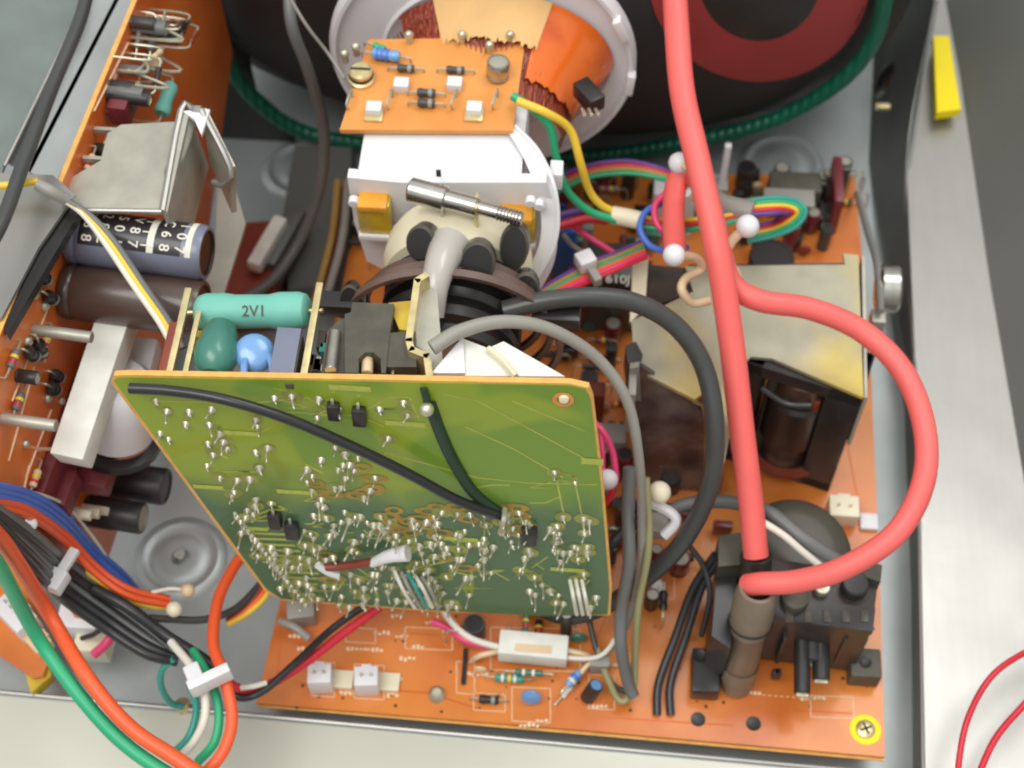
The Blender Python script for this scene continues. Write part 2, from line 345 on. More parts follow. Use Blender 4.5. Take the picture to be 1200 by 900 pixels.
def patch(cen, ro, ri, name, mt, off=.06, n=56):
    mb = MB(); A = []; B = []; Ms = []
    steps = 6
    for j in range(steps+1):
        f = j/steps; 
        for k in range(n):
            t = 2*math.pi*k/n
            rx = ri[0]+(ro[0]-ri[0])*f; ry = ri[1]+(ro[1]-ri[1])*f
            A.append(onf(cen[0]+rx*math.cos(t), cen[1]+ry*math.sin(t), off))
    fs = [(j*n+k, j*n+(k+1) % n, (j+1)*n+(k+1) % n, (j+1)*n+k) for j in range(steps) for k in range(n)]
    return mb.add(A, fs).build(name, mt, crt)
patch((890, -26), (130, 122), (72, 74), 'red_coating_ring', 'redring')
patch((890, -26), (72, 74), (1, 1), 'anode_area', 'ebony', .07)
MB().lathe([(1.5, 0), (1.5, -12.0)], (AX, 15.6, AZ), Y, 28).build('neck', 'glass', crt)
MB().lathe([(0, 0), (.5, -.02), (1.2, .05), (1.5, .4)], (AX, 3.6, AZ), Y, 28).build('neck_tip', 'glass', crt)
# degaussing coil
P = [ony(x, y, 20.6) for x, y in [(238, -60), (250, 10), (262, 60), (292, 110), (345, 150), (410, 166), (560, 184), (700, 182), (800, 167), (900, 143), (975, 103), (1020, 55), (1036, 0), (1040, -60)]]
dc = tag(MB().tube(P, .30, 14).build('degaussing_coil', 'coil'), 'thick green taped coil curving round the bottom of the picture tube', 'coil')
# ================================================================== DEFLECTION YOKE
yk = thing('deflection_yoke', 'white plastic deflection yoke with big round flange, copper windings and tape, round the tube neck', 'deflection yoke', (AX, 12, AZ))
def cc(y, r0, r1, n=60, a0=0, a1=360):
    pts = []; k = int(n*(a1-a0)/360)
    pts = [V((AX+r1*math.cos(math.radians(a0+(a1-a0)*i/k)), y, AZ+r1*math.sin(math.radians(a0+(a1-a0)*i/k)))) for i in range(k)]
    return pts
RD = 180*proj((AX, 15.4, AZ))[2]/F
fm = MB().lathe([(2.6, 0), (2.6, .25), (RD*.62, .25), (RD*.64, .25), (RD, .22), (RD, 0), (RD-.12, -.25), (RD-.25, -.25), (RD-.3, 0), (RD*.66, 0), (RD*.64, -.12), (RD*.6, 0), (2.6, 0)], (AX, 15.4, AZ), Y, 72)
fm.build('flange', 'white', yk)
for a in (-5, 24, 215):      # clips round the rim
    q = V((AX+(RD-.15)*math.cos(math.radians(a)), 15.1, AZ+(RD-.15)*math.sin(math.radians(a))))
    rd = V((math.cos(math.radians(a)), 0, math.sin(math.radians(a))))
    MB().obox(q, rd, Y, rd.cross(Y), .14, .18, .45, .05).build('rim_clip', 'white', yk)
# saddle windings and tape visible between flange and the little board
CP = [(12.0, 2.3), (12.9, 2.5), (13.7, 2.75), (14.3, 3.1), (14.8, 3.4), (15.3, 3.65)]
def cone(a0, a1, off, prof, name, mt, n=30, par=yk, ys=1.0, jag=0):
    mb = MB(); vs = []
    P_ = spline([V((r_, y_, 0)) for y_, r_ in prof], 4); m_ = len(P_)
    for k in range(n+1):
        a = math.radians(a0+(a1-a0)*k/n)
        for q_ in P_:
            rr_ = q_.x+off; yy = q_.y-(jag*random.random() if q_ is P_[0] else 0); vs.append(V((AX+.4+math.cos(a)*rr_*1.06, yy, AZ+math.sin(a)*rr_*.84)))
    return mb.add(vs, [(k*m_+i, k*m_+i+1, (k+1)*m_+i+1, (k+1)*m_+i) for k in range(n) for i in range(m_-1)]).build(name, mt, par)
MT['wound'] = mat('wound_copper', c(150, 62, 36), .3, .35, .25, 60, .1, 400, .4); tw = MT['wound'].node_tree
tcw = tw.nodes.new('ShaderNodeTexCoord'); mpw = tw.nodes.new('ShaderNodeMapping'); mpw.inputs['Scale'].default_value = (900, 30, 900); nw = tw.nodes.new('ShaderNodeTexNoise'); nw.inputs['Scale'].default_value = 1
tw.links.new(tcw.outputs['Object'], mpw.inputs[0]); tw.links.new(mpw.outputs[0], nw.inputs['Vector']); bw = tw.nodes.new('ShaderNodeBump'); bw.inputs['Distance'].default_value = .0012; bw.inputs['Strength'].default_value = .9
tw.links.new(nw.outputs[0], bw.inputs['Height']); tw.links.new(bw.outputs[0], tw.nodes['Principled BSDF'].inputs['Normal'])
MT['kapton'] = mat('amber_film', c(236, 112, 26), .22, .15, 0, 45, .25, 120, .7, col2=c(190, 62, 18), thr=(.45, .7))
cone(-30, 142, 0, CP, 'saddle_winding', 'wound', 60)
cone(2, 64, .1, CP[1:], 'amber_tape', 'kapton', 24, jag=.25)
cone(62, 118, .12, [(13.95, 2.95), (14.4, 3.2), (14.8, 3.45), (15.25, 3.7)], 'paper_sheet', 'kraft', 70, jag=.28)
MB().obox(onz(690, 112, 13.2), V((.8, .6, 0)), V((-.6, .8, 0)), Z, .28, .5, .3, .06).build('terminal_block', 'ebony', yk)
for i in range(3): MB().cyl(onz(682+i*8, 128, 13.4), onz(682+i*8, 128, 13.4)+V((.1, -.5, .3)), .06, 8).build('terminal_pin', 'solder', yk)
st_ = MB()
for i in range(40):
    a = math.radians(48+i*3.1); f = lambda y_, r_: V((AX+.4+math.cos(a)*(r_+.04)*1.06, y_, AZ+math.sin(a)*(r_+.04)*.84)); st_.tube([f(13.1, 2.58), f(13.7, 2.75), f(14.3, 3.1), f(14.8, 3.4)], random.uniform(.02, .045), 5, smooth=2)
tag(st_.build('winding_strands', 'wound', yk), kind='stuff')
fr = MB(); random.seed(3)
for i in range(0):
    pass
# housing block: front plate pushed back along the neck
YP = 8.4
outl = [(407, 208), (470, 214), (560, 214), (640, 214), (650, 240), (648, 275), (638, 305), (620, 330), (598, 338), (565, 330), (520, 322), (450, 316), (430, 306), (415, 260)]
po = [ony(x, y, YP) for x, y in outl]
MB().prism(po, (0, .35, 0)).build('front_plate', 'white', yk)
zt = po[0].z
bx0, bx1 = po[0].x+.25, po[3].x-.15
B0 = onz(402, 150, zt); 
MB().box((bx0, YP+.3, AZ-1.5), (bx1-.6, B0.y+1.6, zt-.05), .12).build('housing', 'white', yk)
so = [onz(604, 148, zt+.15), onz(630, 176, zt+.1), onz(648, 214, zt-.1), onz(654, 255, zt-1.0), onz(648, 292, zt-1.9), onz(630, 325, zt-2.8)]
si = [onz(596, 156, zt+.1), onz(612, 182, zt+.05), onz(626, 216, zt-.1), onz(634, 252, zt-1.0), onz(632, 286, zt-1.9), onz(618, 318, zt-2.8)]
so, si = spline(so, 5), spline(si, 5); n_ = len(so); sm_ = MB()
sm_.add(so+si+[q-Z*.9 for q in so], [(i, i+1, n_+i+1, n_+i) for i in range(n_-1)]+[(i, i+1, 2*n_+i+1, 2*n_+i) for i in range(n_-1)])
sm_.build('side_wall', 'white', yk)
MB().tube(so, .07, 8, smooth=0).build('side_rib', 'white', yk)
MB().obox(onz(652, 205, zt-.7), X, Y, Z, .2, .3, .35, .05).build('side_lug', 'white', yk)
MB().obox(ony(514, 203, YP-.02), X, Y, Z, .07, .04, .12).build('slot', 'black', yk)
for (x, y, w_, h_) in ((440, 250, 20, 27), (606, 262, 22, 24)):
    p = ony(x, y, YP-.15); q = MB().obox(p, X, Y, Z, r_of(w_*2, p), .3, r_of(h_*2.1, p), .12).build('varnished_coil', 'varnish', yk)
    MB().obox(p+V((0, -.1, r_of(h_*2, p))), X, Y, Z, r_of(w_*1.7, p), .34, .12, .06).build('coil_tape', 'otape', q)
    MB().obox(p+V((0, 0, -r_of(h_*2.2, p))), X, Y, Z, r_of(w_*2.1, p), .4, .12, .05).build('bobbin_edge', 'white', q)
for i in range(4):
    p = ony(605+i*7, 312, YP-.03); MB().ball(p, .07, 8).build('plate_pin', 'brownblack', yk)
for (x, y) in ((415, 232), (632, 236), (622, 232)):
    p = ony(x, y, YP-.2); MB().cyl(p, p+V((0, -.25, 0)), .16, 10).build('terminal_post', 'white', yk)

# --- generic components, made on any board: u,v span the board, n is its outward normal
def resistor(P, d, L, r, mt, n, par, name='resistor', bands=(), lead=.35, lift=None, label=None):
    d = V(d).normalized(); P = V(P)+n*((lift if lift is not None else r)+.02); q = L/2
    o = MB().lathe([(0, -q), (r*.8, -q), (r, -q+r*.4), (r, -q+r*1.0), (r*.86, -q+r*1.5), (r*.86, q-r*1.5), (r, q-r), (r, q-r*.4), (r*.8, q), (0, q)], P, d, 14).build(name, mt, par)
    lh = (lift if lift is not None else r)
    lm = MB(); 
    for s_ in (-1, 1): lm.tube([P+d*(q*s_), P+d*((q+lead*.7)*s_), P+d*((q+lead)*s_)-n*lh*.3, P+d*((q+lead)*s_)-n*(lh+.05)], .035, 6, smooth=3)
    lm.build('lead', 'solder', o)
    for t, bm_ in bands: MB().lathe([(r*1.02, -.05), (r*1.04, 0), (r*1.02, .05)], P+d*(t*q), d, 14).build('colour_band', bm_, o)
    if label: o['label'] = label
    return o
def radial(P, n, r, h, mt, par, top='solder', name='electrolytic_capacitor', label=None, seg=20):
    P = V(P); o = MB().lathe([(0, .02), (r*.92, .02), (r, .1*r), (r, .25*r), (r*.93, .34*r), (r, .45*r), (r, h-.12*r), (r*.93, h), (r*.8, h)], P, n, seg).build(name, mt, par)
    t = MB().lathe([(r*.82, h-.01), (r*.8, h-.03), (0, h-.03)], P, n, seg).build('capacitor_top', top, o)
    if label: o['label'] = label
    return o
def disc(P, n, d, r, mt, par, name='disc_capacitor', label=None, th=.35):
    P = V(P)+n*(r*1.15); ax = V(d).cross(n).normalized()
    o = MB().lathe([(0, -r*th), (r*.6, -r*th*.9), (r*.95, -r*th*.4), (r, 0), (r*.95, r*th*.4), (r*.6, r*th*.9), (0, r*th)], P, ax, 18).build(name, mt, par)
    lm = MB(); dd = V(d).normalized()
    for s_ in (-1, 1): lm.tube([P+dd*(r*.5*s_)-n*r*.6, P+dd*(r*.5*s_)-n*(r*1.2)], .09 if r > .4 else .04, 6, smooth=0)
    lm.build('lead', mt if r > .4 else 'solder', o)
    if label: o['label'] = label
    return o
def diode(P, d, L, r, n, par, mt='black', label=None):
    o = resistor(P, d, L, r, mt, n, par, 'diode', lead=.3)
    MB().lathe([(r*1.03, -.06), (r*1.03, .06)], V(P)+n*(r+.02)+V(d).normalized()*(L*.22), d, 12).build('cathode_band', 'wgrey', o)
    if label: o['label'] = label
    return o
def connector(P, u, n, w_, d_, h, par, pins=2, mt='white', label=None):
    u = V(u).normalized(); v = n.cross(u); P = V(P)
    o = MB().obox(P+n*(h/2), u, v, n, w_/2, d_/2, h/2, .03).build('connector', mt, par)
    MB().obox(P+n*(h*.6)+v*(d_*.5+.03), u, v, n, w_*.2, .03, h*.4).build('latch', mt, o)
    for i in range(pins): q = P+n*h+u*((i-(pins-1)/2)*w_/pins*.8); MB().obox(q+n*.08, u, v, n, .035, .035, .1).build('pin', 'solder', o)
    if label: o['label'] = label
    return o
def chip(P, u, n, w_, d_, h, par, mt='black', name='transistor', label=None):
    u = V(u).normalized(); v = n.cross(u); P = V(P)
    o = MB().obox(P+n*(h/2+.12), u, v, n, w_/2, d_/2, h/2, min(w_, d_, h)*.12).build(name, mt, par)
    lm = MB()
    for i in (-1, 0, 1): lm.obox(P+n*.06+u*(i*w_*.3), u, v, n, .03, .03, .08)
    lm.build('lead', 'solder', o)
    if label: o['label'] = label
    return o

# small orange board on top of the yoke
zb = zt+.25
yb = thing('circuit_board', 'small light orange circuit board lying on top of the white yoke housing', 'circuit board', onz(505, 100, zb))
MB().prism([onz(x, y, zb) for x, y in [(398, 152), (420, 86), (432, 46), (612, 44), (614, 60), (601, 153)]], (0, 0, -.14)).build('board_sheet', 'pcb3', yb)
MB().prism([onz(x, y, zb-.15) for x, y in [(400, 155), (602, 156), (601, 152), (399, 151)]], (0, 0, -.06)).build('board_edge', 'pcbedge', yb)
bz = lambda x, y: onz(x, y, zb)
resistor(bz(453, 70), (1, -.12, 0), .85, .19, 'ltblue', Z, yb, bands=((-.6, 'wblue'), (-.25, 'wblue'), (.1, 'wblue')), label='light blue banded resistor')
resistor(bz(445, 60), (1, -.45, 0), .4, .13, 'wgreen', Z, yb, label='small green resistor half hidden by the blue one')
diode(bz(476, 84), X, .52, .13, Z, yb, 'wdark'); diode(bz(534, 86), X, .55, .13, Z, yb, 'wdark')
diode(bz(500, 113), X, .55, .14, Z, yb, 'wdark'); diode(bz(500, 125), X, .52, .14, Z, yb, 'wdark')
for x, y in ((471, 104), (533, 103), (439, 132), (556, 132)):
    p = bz(x, y); o = MB().obox(p+Z*.16, X, Y, Z, .23, .2, .16, .03).build('trimmer_pad', 'white', yb)
    if y > 120: MB().obox(p+Z*.05+V((0, -.1, 0)), X, Y, Z, .28, .3, .05, .02).build('pad_base', 'brass', o)
for x, y in ((424, 88),): 
    o = MB().lathe([(0, .0), (.42, 0), (.42, .12), (.36, .16), (.36, .42), (.28, .5), (0, .5)], bz(x, y+6), Z, 20).build('trimmer', 'brass', yb); lab(o, 'brass coloured trimmer pot')
    MB().obox(bz(x, y+6)+Z*.5, X, Y, Z, .3, .04, .02).build('screw_slot', 'black', o)
    MB().lathe([(.37, .2), (.39, .24), (.37, .3)], bz(x, y+6), Z, 20).build('dark_ring', 'wblack', o)
o = radial(bz(583, 90), V((.05, .1, 1)).normalized(), .36, .62, 'chrome', yb, 'plate', 'metal_can', 'round silver metal can')
for x, y in ((405, 72), (418, 64), (480, 50), (542, 50), (598, 50), (574, 62)):
    o = MB().cyl(bz(x, y)-Z*.02, bz(x, y)+Z*.32, .11, 8).build('solder_post', 'solder', yb); MB().ball(bz(x, y)+Z*.34, .15, 8).build('solder_blob', 'solder', o)
for x, y in ((408, 128), (530, 128), (578, 128), (455, 128)):
    MB().tube([bz(x, y), bz(x, y)+V((0, -.1, .35)), bz(x+5, y-14)+Z*.35, bz(x+5, y-14)], .04, 6).build('jumper_wire', 'solder', yb)

# clamp with its long screw, ring magnets on the neck
cl = thing('neck_clamp', 'nickel clamp with long horizontal screw in front of the white yoke plate', 'clamp', (AX, 7.5, AZ))
MB().lathe([(1.75, 0), (2.0, 0), (2.2, -.4), (2.28, -1.1), (2.15, -1.6), (1.75, -1.7), (1.75, 0)], (AX, 7.9, AZ), Y, 40).build('band', 'cream2', cl)
MB().lathe([(1.95, 0), (2.15, -.02), (2.15, -.22), (1.95, -.22)], (AX, 7.6, AZ), Y, 40).build('metal_band', 'chrome', cl)
s0, s1 = onz(480, 222, 14.3), onz(612, 257, 14.3); sd = (s1-s0).normalized()
MB().cyl(s0, s0+sd*1.15, .37, 18).build('screw_head', 'chrome', cl)
MB().cyl(s0+sd*1.1, s0+sd*2.1, .29, 18).build('nut_sleeve', 'chrome', cl)
o = MB().cyl(s0+sd*1.9, s1, .2, 14).build('screw_shaft', 'chrome', cl)
for i in range(7): MB().lathe([(.2, -.03), (.235, 0), (.2, .03)], s1-sd*(.1+i*.1), sd, 14).build('thread', 'chrome', o)
for t in (1.0, 2.05): MB().obox(s0+sd*t+V((0, .05, -.35)), sd, V((0, 1, 0)), Z, .05, .3, .6, .02).build('clamp_lug', 'brass' if t > 2 else 'chrome', cl)
mg = thing('ring_magnets', 'black ring magnets with paddle tabs round the tube neck behind the green board', 'ring magnets', (AX, 5, AZ))
for i, (y, rr) in enumerate([(3.3, 1.95), (3.9, 2.05), (4.5, 2.1), (5.2, 2.1), (5.8, 2.1)]):
    MB().lathe([(1.55, -.17), (rr, -.17), (rr, .17), (1.55, .17), (1.55, -.17)], (AX, y, AZ), Y, 40).build('magnet_ring', 'ebony', mg)
for x, y, z, rr, el in ((494, 284, 14.1, .42, 1.0), (560, 306, 14.0, .5, .95), (603, 288, 13.4, .42, 1.3), (616, 342, 12.6, .42, 1.2), (410, 350, 12.6, .3, 1.2)):
    q = onz(x, y, z); d = V((random.uniform(-.2, .2), -.75, .65))
    o = MB().lathe([(0, .2), (rr*.85, .2), (rr, .12), (rr, -.5), (rr*.8, -.9), (0, -.9)], q, d, 24, X, 1.15*el+.1, 1).build('paddle_tab', 'ebony', mg)
    MB().lathe([(rr*.86, .205), (rr*1.0, .13), (rr*1.02, .11)], q, d, 24, X, 1.15*el+.1, 1).build('tab_rim', 'dgrey', o)
bigr = MB()
for rr in (2.7, 3.0, 3.3): bigr.lathe([(rr-.12, -.1), (rr+.05, -.12), (rr+.05, .12), (rr-.12, .1)], (AX, 5.6-(rr-2.7)*1.6, AZ-.55), Y, 48)
bigr.build('coil_ring', mat('brown_rings', c(104, 84, 74), .35, 0, .25, 60, 0, None, .3), mg)
for sx in (-1, 1):
    MB().obox((AX+sx*3.1, 4.6, AZ+.9), X, Y, Z, .7, .3, .3, .1).build('side_block', 'ebony', mg)
# white glue-like bridge over the neck
MB().tube([onz(x, y, z) for x, y, z in [(528, 286, 14.0), (518, 306, 14.2), (510, 335, 14.1), (508, 372, 13.6)]], (.58, .3), 18).build('glue_fillet', 'glass', mg)

# ================================================================== GREEN NECK BOARD
g0 = V((0, 0, 16)); lean = math.radians(7.5)
gn = V((0, -math.cos(lean), math.sin(lean))); gv = V((0, math.sin(lean), math.cos(lean)))   # facing the viewer, and up along the board
def ong(px, py, h=0): return onp(px, py, g0+gn*h, gn)
gb = thing('circuit_board', 'green circuit board standing upright with its soldered side towards the viewer', 'circuit board', ong(430, 700))
outl = [(133, 446), (137, 443), (150, 442), (420, 447), (668, 452), (686, 456), (692, 468), (704, 570), (714, 690), (712, 720), (640, 722), (520, 716), (330, 702), (312, 690)]
MB().prism([ong(x, y) for x, y in outl], -gn*.15).build('board_sheet', 'gmask', gb)
eo = [ong(x, y, -.005)-gn*.012 for x, y in outl]
rim = [(331, 704), (310, 693), (130, 449), (133, 441), (150, 440), (420, 445), (668, 450), (690, 455), (695, 468), (707, 570), (717, 690), (715, 722)]
MB().prism([ong(x, y)-gn*.02 for x, y in rim+[(520, 718)]], -gn*.17).build('board_rim', 'pcbedge', gb)
o = MB().lathe([(.28, 0), (.28, .02), (.17, .02), (.12, -.1)], ong(660, 468)+gn*.005, gn, 20).build('mounting_hole', 'pcb3', gb); MB().lathe([(0, .0), (.14, 0), (.12, .08), (0, .1)], ong(661, 466)+gn*.02, gn, 14).build('hole_eyelet', 'ivory', o)
# copper tracks: ribbons just proud of the mask
gu = X
def ribbon(mb, pts, wd, h=.006, f=ong):
    P = [f(x, y, h) for x, y in pts]
    for a, b_ in zip(P[:-1], P[1:]):
        d = (b_-a)
        if d.length < 1e-5: continue
        s_ = d.normalized().cross(gn)*wd; mb.add([a-s_, b_-s_, b_+s_, a+s_], [(0, 1, 2, 3)])
tr = MB()
random.seed(11)
def inside(x, y):
    if y < 452 or y > 700: return False
    xl = 135+(y-446)*(180/245.)+14; xr = 688+(y-460)*.1-8
    return xl < x < xr
for (pts) in [[(560, 470), (690, 540)], [(545, 500), (600, 525), (660, 560)], [(600, 470), (685, 505)], [(430, 480), (455, 466), (480, 466), (490, 490)], [(360, 485), (420, 487), (450, 500)],
              [(520, 462), (560, 470)], [(450, 530), (560, 560), (620, 566), (700, 568)], [(180, 470), (300, 472), (360, 466), (385, 480)], [(320, 482), (395, 486)], [(652, 560), (660, 600), (662, 615)], [(675, 570), (682, 605), (684, 620)]]:
    ribbon(tr, pts, .025)
for i in range(11):   # comb of tracks at lower left
    y = 618+i*6.5; x0 = 275+(y-618)*.75+8; ribbon(tr, [(x0, y), (x0+random.uniform(38, 60), y+2)], .055)
for i in range(70):
    x, y = random.uniform(180, 700), random.choice([random.uniform(470, 560), random.uniform(560, 700), random.uniform(600, 700)])
    pts = [(x, y)]
    for k in range(random.randint(1, 3)):
        x += random.choice([-1, 1])*random.uniform(8, 34); y += random.choice([0, 0, -1, 1])*random.uniform(4, 14); pts.append((x, y))
    if all(inside(*q) for q in pts) and not (520 < x < 690 and y < 560): ribbon(tr, pts, random.choice([.02, .03, .045]), .004+i*1e-4)
tag(tr.build('copper_tracks', 'gtrace', gb), kind='stuff')
pa = MB()
for i in range(34):
    x, y = random.choice([(random.uniform(370, 440), random.uniform(535, 590)), (random.uniform(330, 640), random.uniform(590, 690)), (random.uniform(440, 560), random.uniform(590, 625))])
    if inside(x, y): p = ong(x, y, .012+i*2e-4); pa.lathe([(.12, 0), (.26, 0)], p, gn, 12, None, random.uniform(.8, 1.7), .8)
tag(pa.build('bare_pads', 'ogold', gb), kind='stuff')
pr = MB()
for (x, y, ww, hh) in [(410, 455, 25, 5), (475, 497, 24, 4.5), (283, 508, 22, 4), (694, 541, 13, 6), (244, 571, 18, 4), (348, 577, 24, 4), (540, 632, 20, 4), (665, 668, 20, 4), (300, 620, 14, 3)]:
    p = ong(x, y, .016); pr.add([p-X*r_of(2*ww, p)-gv*r_of(2*hh, p), p+X*r_of(2*ww, p)-gv*r_of(2*hh, p), p+X*r_of(2*ww, p)+gv*r_of(2*hh, p), p-X*r_of(2*ww, p)+gv*r_of(2*hh, p)], [(0, 1, 2, 3)])
tag(pr.build('printed_patches', 'silky', gb), kind='stuff')
# solder joints: shared meshes, each its own part
def local_mesh(mb, mt):
    me = bpy.data.meshes.new('m'); me.from_pydata([tuple(q*S) for q in mb.v], [], mb.f); me.materials.append(MT[mt])
    for p_ in me.polygons: p_.use_smooth = True
    return me
JV = []
for k in range(5):
    L = (.28, .42, .55, .72, .2)[k]; bend = V(((-1)**k*.08, .0, .06))
    mb = MB().lathe([(.16, 0), (.14, .03), (.08, .09), (.045, .16), (.0, .18)], (0, 0, 0), gn, 9)
    mb.tube([V((0, 0, 0)), gn*L*.6+bend*.4, gn*L+bend+V((0, 0, -.07))], .036, 5, smooth=2)
    JV.append(local_mesh(mb, 'solder'))
joints = []
fixed = [(183, 470), (196, 482), (188, 508), (198, 515), (222, 483), (218, 497), (248, 480), (246, 498), (258, 508), (300, 492), (302, 500), (342, 465), (322, 467), (374, 468), (372, 490), (398, 480), (445, 480), (473, 472), (478, 487), (455, 514),
         (244, 520), (262, 518), (250, 533), (243, 546), (300, 530), (314, 525), (304, 548), (258, 560), (650, 554), (674, 566), (660, 606), (684, 608), (685, 625), (645, 620), (590, 600), (588, 612), (622, 648), (660, 648), (300, 585), (318, 590), (272, 580), (290, 598),
         (360, 550), (366, 575), (410, 545), (415, 552), (440, 560), (366, 558), (400, 612), (404, 600), (445, 615), (455, 618), (500, 612), (390, 622)]
joints += fixed
for i in range(20): joints.append((278+i*4.2, 606+i*5.4))                      # row following the slanted edge
while len(joints) < 285:
    x = random.gauss(470, 130) if random.random() < .6 else random.uniform(270, 705); y = random.uniform(600, 712) if random.random() < .8 else random.uniform(520, 600)
    if y < 600 and x > 450: continue
    if y < 640 and 300 < x < 350: continue
    if inside(x, min(y, 700)) and min((abs(x-a)+abs(y-b_)) for a, b_ in joints) > 5.0: joints.append((x, y))
for i, (x, y) in enumerate(joints):
    o = bpy.data.objects.new('solder_joint', JV[random.choice([0, 1, 1, 4, 2, 2, 3]) if y > 600 else random.choice([4, 0, 1, 2])]); COL.objects.link(o)
    o.parent = gb; o.location = (ong(x, y, .003)-V(gb['_o']))*S
    k = random.uniform(.55, 1.0) if y > 560 else random.uniform(.65, .95); o.scale = (k, k, k); o.rotation_euler = (random.uniform(-.15, .15), random.uniform(-.25, .25), random.uniform(-.25, .25))
pd = MB(); tk = MB(); random.seed(2)
for i, (x, y) in enumerate(joints):
    if random.random() < .5: pd.lathe([(.10, 0), (random.uniform(.16, .25), 0)], ong(x, y, .009+(i % 40)*1.5e-4), gn, 12, None, random.uniform(.9, 1.3), 1)
    near = sorted(joints, key=lambda q_: abs(q_[0]-x)+abs(q_[1]-y))[1:4]
    for q_ in near[:random.choice([0, 1, 1, 2])]:
        if abs(q_[0]-x)+abs(q_[1]-y) < 45: ribbon(tk, [(x, y), (q_[0], y+(q_[1]-y)*.3), q_], random.choice([.03, .05, .08]), .005+(i % 50)*6e-5)
tag(pd.build('solder_pads', mat('tinned_pad', c(150, 154, 74), .4, .2, .2, 300), gb), kind='stuff'); tag(tk.build('copper_tracks', mat('masked_track', c(134, 150, 62), .38, 0, .15, 200), gb), kind='stuff')
# bits soldered or glued on this side
for x, y, a, k in ((391, 482, .1, 1), (421, 488, -.5, 1.1), (322, 610, 0, 1.1), (342, 622, -.5, 1.2), (620, 628, -.2, 1.3)):
    d = V((math.sin(a), 0, -math.cos(a))); p = ong(x, y, .12)
    o = MB().obox(p, X, gn, gv, .17*k, .13, .3*k, .07).build('chip_component', 'black', gb); MB().cyl(p+gv*.25*k, p+gv*.5*k, .05, 6).build('lead', 'solder', o)
o = MB().cyl(ong(500, 480, .02), ong(500, 480, .3), .17, 12).build('solder_blob', 'solder', gb); MB().ball(ong(500, 480, .3), .2, 10).build('solder_tip', 'solder', o)
MB().tube([ong(496, 455, .05), ong(502, 475, .15), ong(510, 495, .12)], .1, 8).build('marker_stub', 'stub_and_shadow', gb)
o = MB().tube([ong(378, 665, .25), ong(400, 664, .25), ong(440, 658, .3)], .13, 10).build('brown_resistor', 'wbrown', gb); lab(o, 'brown tubular resistor laid across the pins')
MB().tube([ong(436, 660, .3), ong(455, 652, .35), ong(478, 648, .35)], (.14, .26), 10).build('white_glue', 'white', gb)
MB().tube([ong(372, 662, .3), ong(384, 670, .3), ong(396, 674, .25)], .12, 8).build('white_glue', 'white', gb)
for i in range(5):
    MB().tube([ong(462+i*8, 668+i*2, .15), ong(472+i*8, 690, .55), ong(486+i*7, 712, .5)], .06, 6).build('ribbon_strand', ('wwhite', 'wgrey', 'wteal', 'wwhite', 'wgrey')[i], gb)
for i in range(3): MB().tube([ong(668+i*7, 680, .15), ong(672+i*7, 700, .7), ong(676+i*7, 720, .5)], .06, 6).build('lead_wire', 'wwhite', gb)
# component side, behind the top edge
def onb(px, y=.2): return ony(px, 440, y)
tb = lambda px, py, y: ony(px, py, y)
R0, R1 = tb(231, 366, 2.5), tb(362, 364, 2.5); rr = .5; L = (R1-R0).length; dr = (R1-R0).normalized()
res = MB().lathe([(0, 0), (.34, .0), (.46, .1), (.52, .3), (.52, .8), (.47, 1.1), (.46, L-1.1), (.52, L-.8), (.52, L-.28), (.46, L-.08), (.34, L), (0, L-.02)], R0, dr, 26).build('power_resistor', 'teal', gb)
lab(res, 'large teal enamelled resistor above the top edge')
tn = (CAM-R0).normalized(); tn = (tn-dr*tn.dot(dr)).normalized()
text('2V1', R0+dr*(L*.56)+tn*.475, dr, tn.cross(dr), .42, 'dgrey', res)
MB().tube([R0-dr*.0, R0-dr*.35], .06, 8, smooth=0).build('lead', 'brass', res); MB().tube([R1, R1+dr*.4], .06, 8, smooth=0).build('lead', 'brass', res)
def post(px, py, ln, w_, mt='brass', name='post', dz=0):
    p = tb(px, py, .12); return MB().obox(p+V((0, ln/2, dz)), X, Y, Z, w_, ln/2, .07, .02).build(name, mt, gb)
post(356, 441, 2.95, .09); post(198, 439, 2.75, .09); post(217, 439, 2.0, .07); post(190, 438, 1.6, .10, 'wbrown', 'brown_wire_stub')
disc_p = tb(300, 418, .9)
cdsk = MB().lathe([(0, -.2), (.35, -.19), (.5, -.1), (.54, 0), (.5, .1), (.35, .19), (0, .2)], tb(298, 414, 1.0), V((.15, -.35, 1)), 24).build('disc_capacitor', 'ltblue', gb); lab(cdsk, 'glossy light blue disc capacitor')
for x in (286, 319): MB().tube([tb(x, 440, .15), tb(x, 428, .5), tb(x+(4 if x < 300 else -3), 418, .9)], .1, 8).build('capacitor_leg', 'ltblue', cdsk)
gcap = MB().lathe([(0, 0), (.3, .02), (.5, .2), (.6, .6), (.5, 1.2), (.36, 1.6), (0, 1.7)], tb(248, 440, .2), Y, 22).build('film_capacitor', 'greenw', gb); lab(gcap, 'dark green rounded capacitor under the teal resistor')
MB().obox(tb(240, 396, 1.6), X, Y, Z, .35, .12, .2, .05).build('capacitor_tip', 'varnish', gcap)
MB().obox(tb(334, 415, .8), X, Y, V((0, 0, 1)), .32, .8, .06, .02).build('mica_plate', 'capgrey', gb)
MB().obox(tb(344, 420, .7)+Z*(-.3), X, Y, Z, .12, .8, .3, .03).build('dark_block', 'dgrey', gb)
hs = MB(); c0 = tb(428, 437, .3)
pts = [tb(400, 438, .25), tb(458, 438, .25), tb(458+4, 438-80, .25)]
z0 = 15.55
poly = [onz(x, y, z0) for x, y in [(404, 437), (420, 437), (420, 420), (428, 413), (438, 413), (446, 420), (447, 437), (452, 437), (456, 396), (462, 356), (413, 354), (411, 366), (404, 368)]]
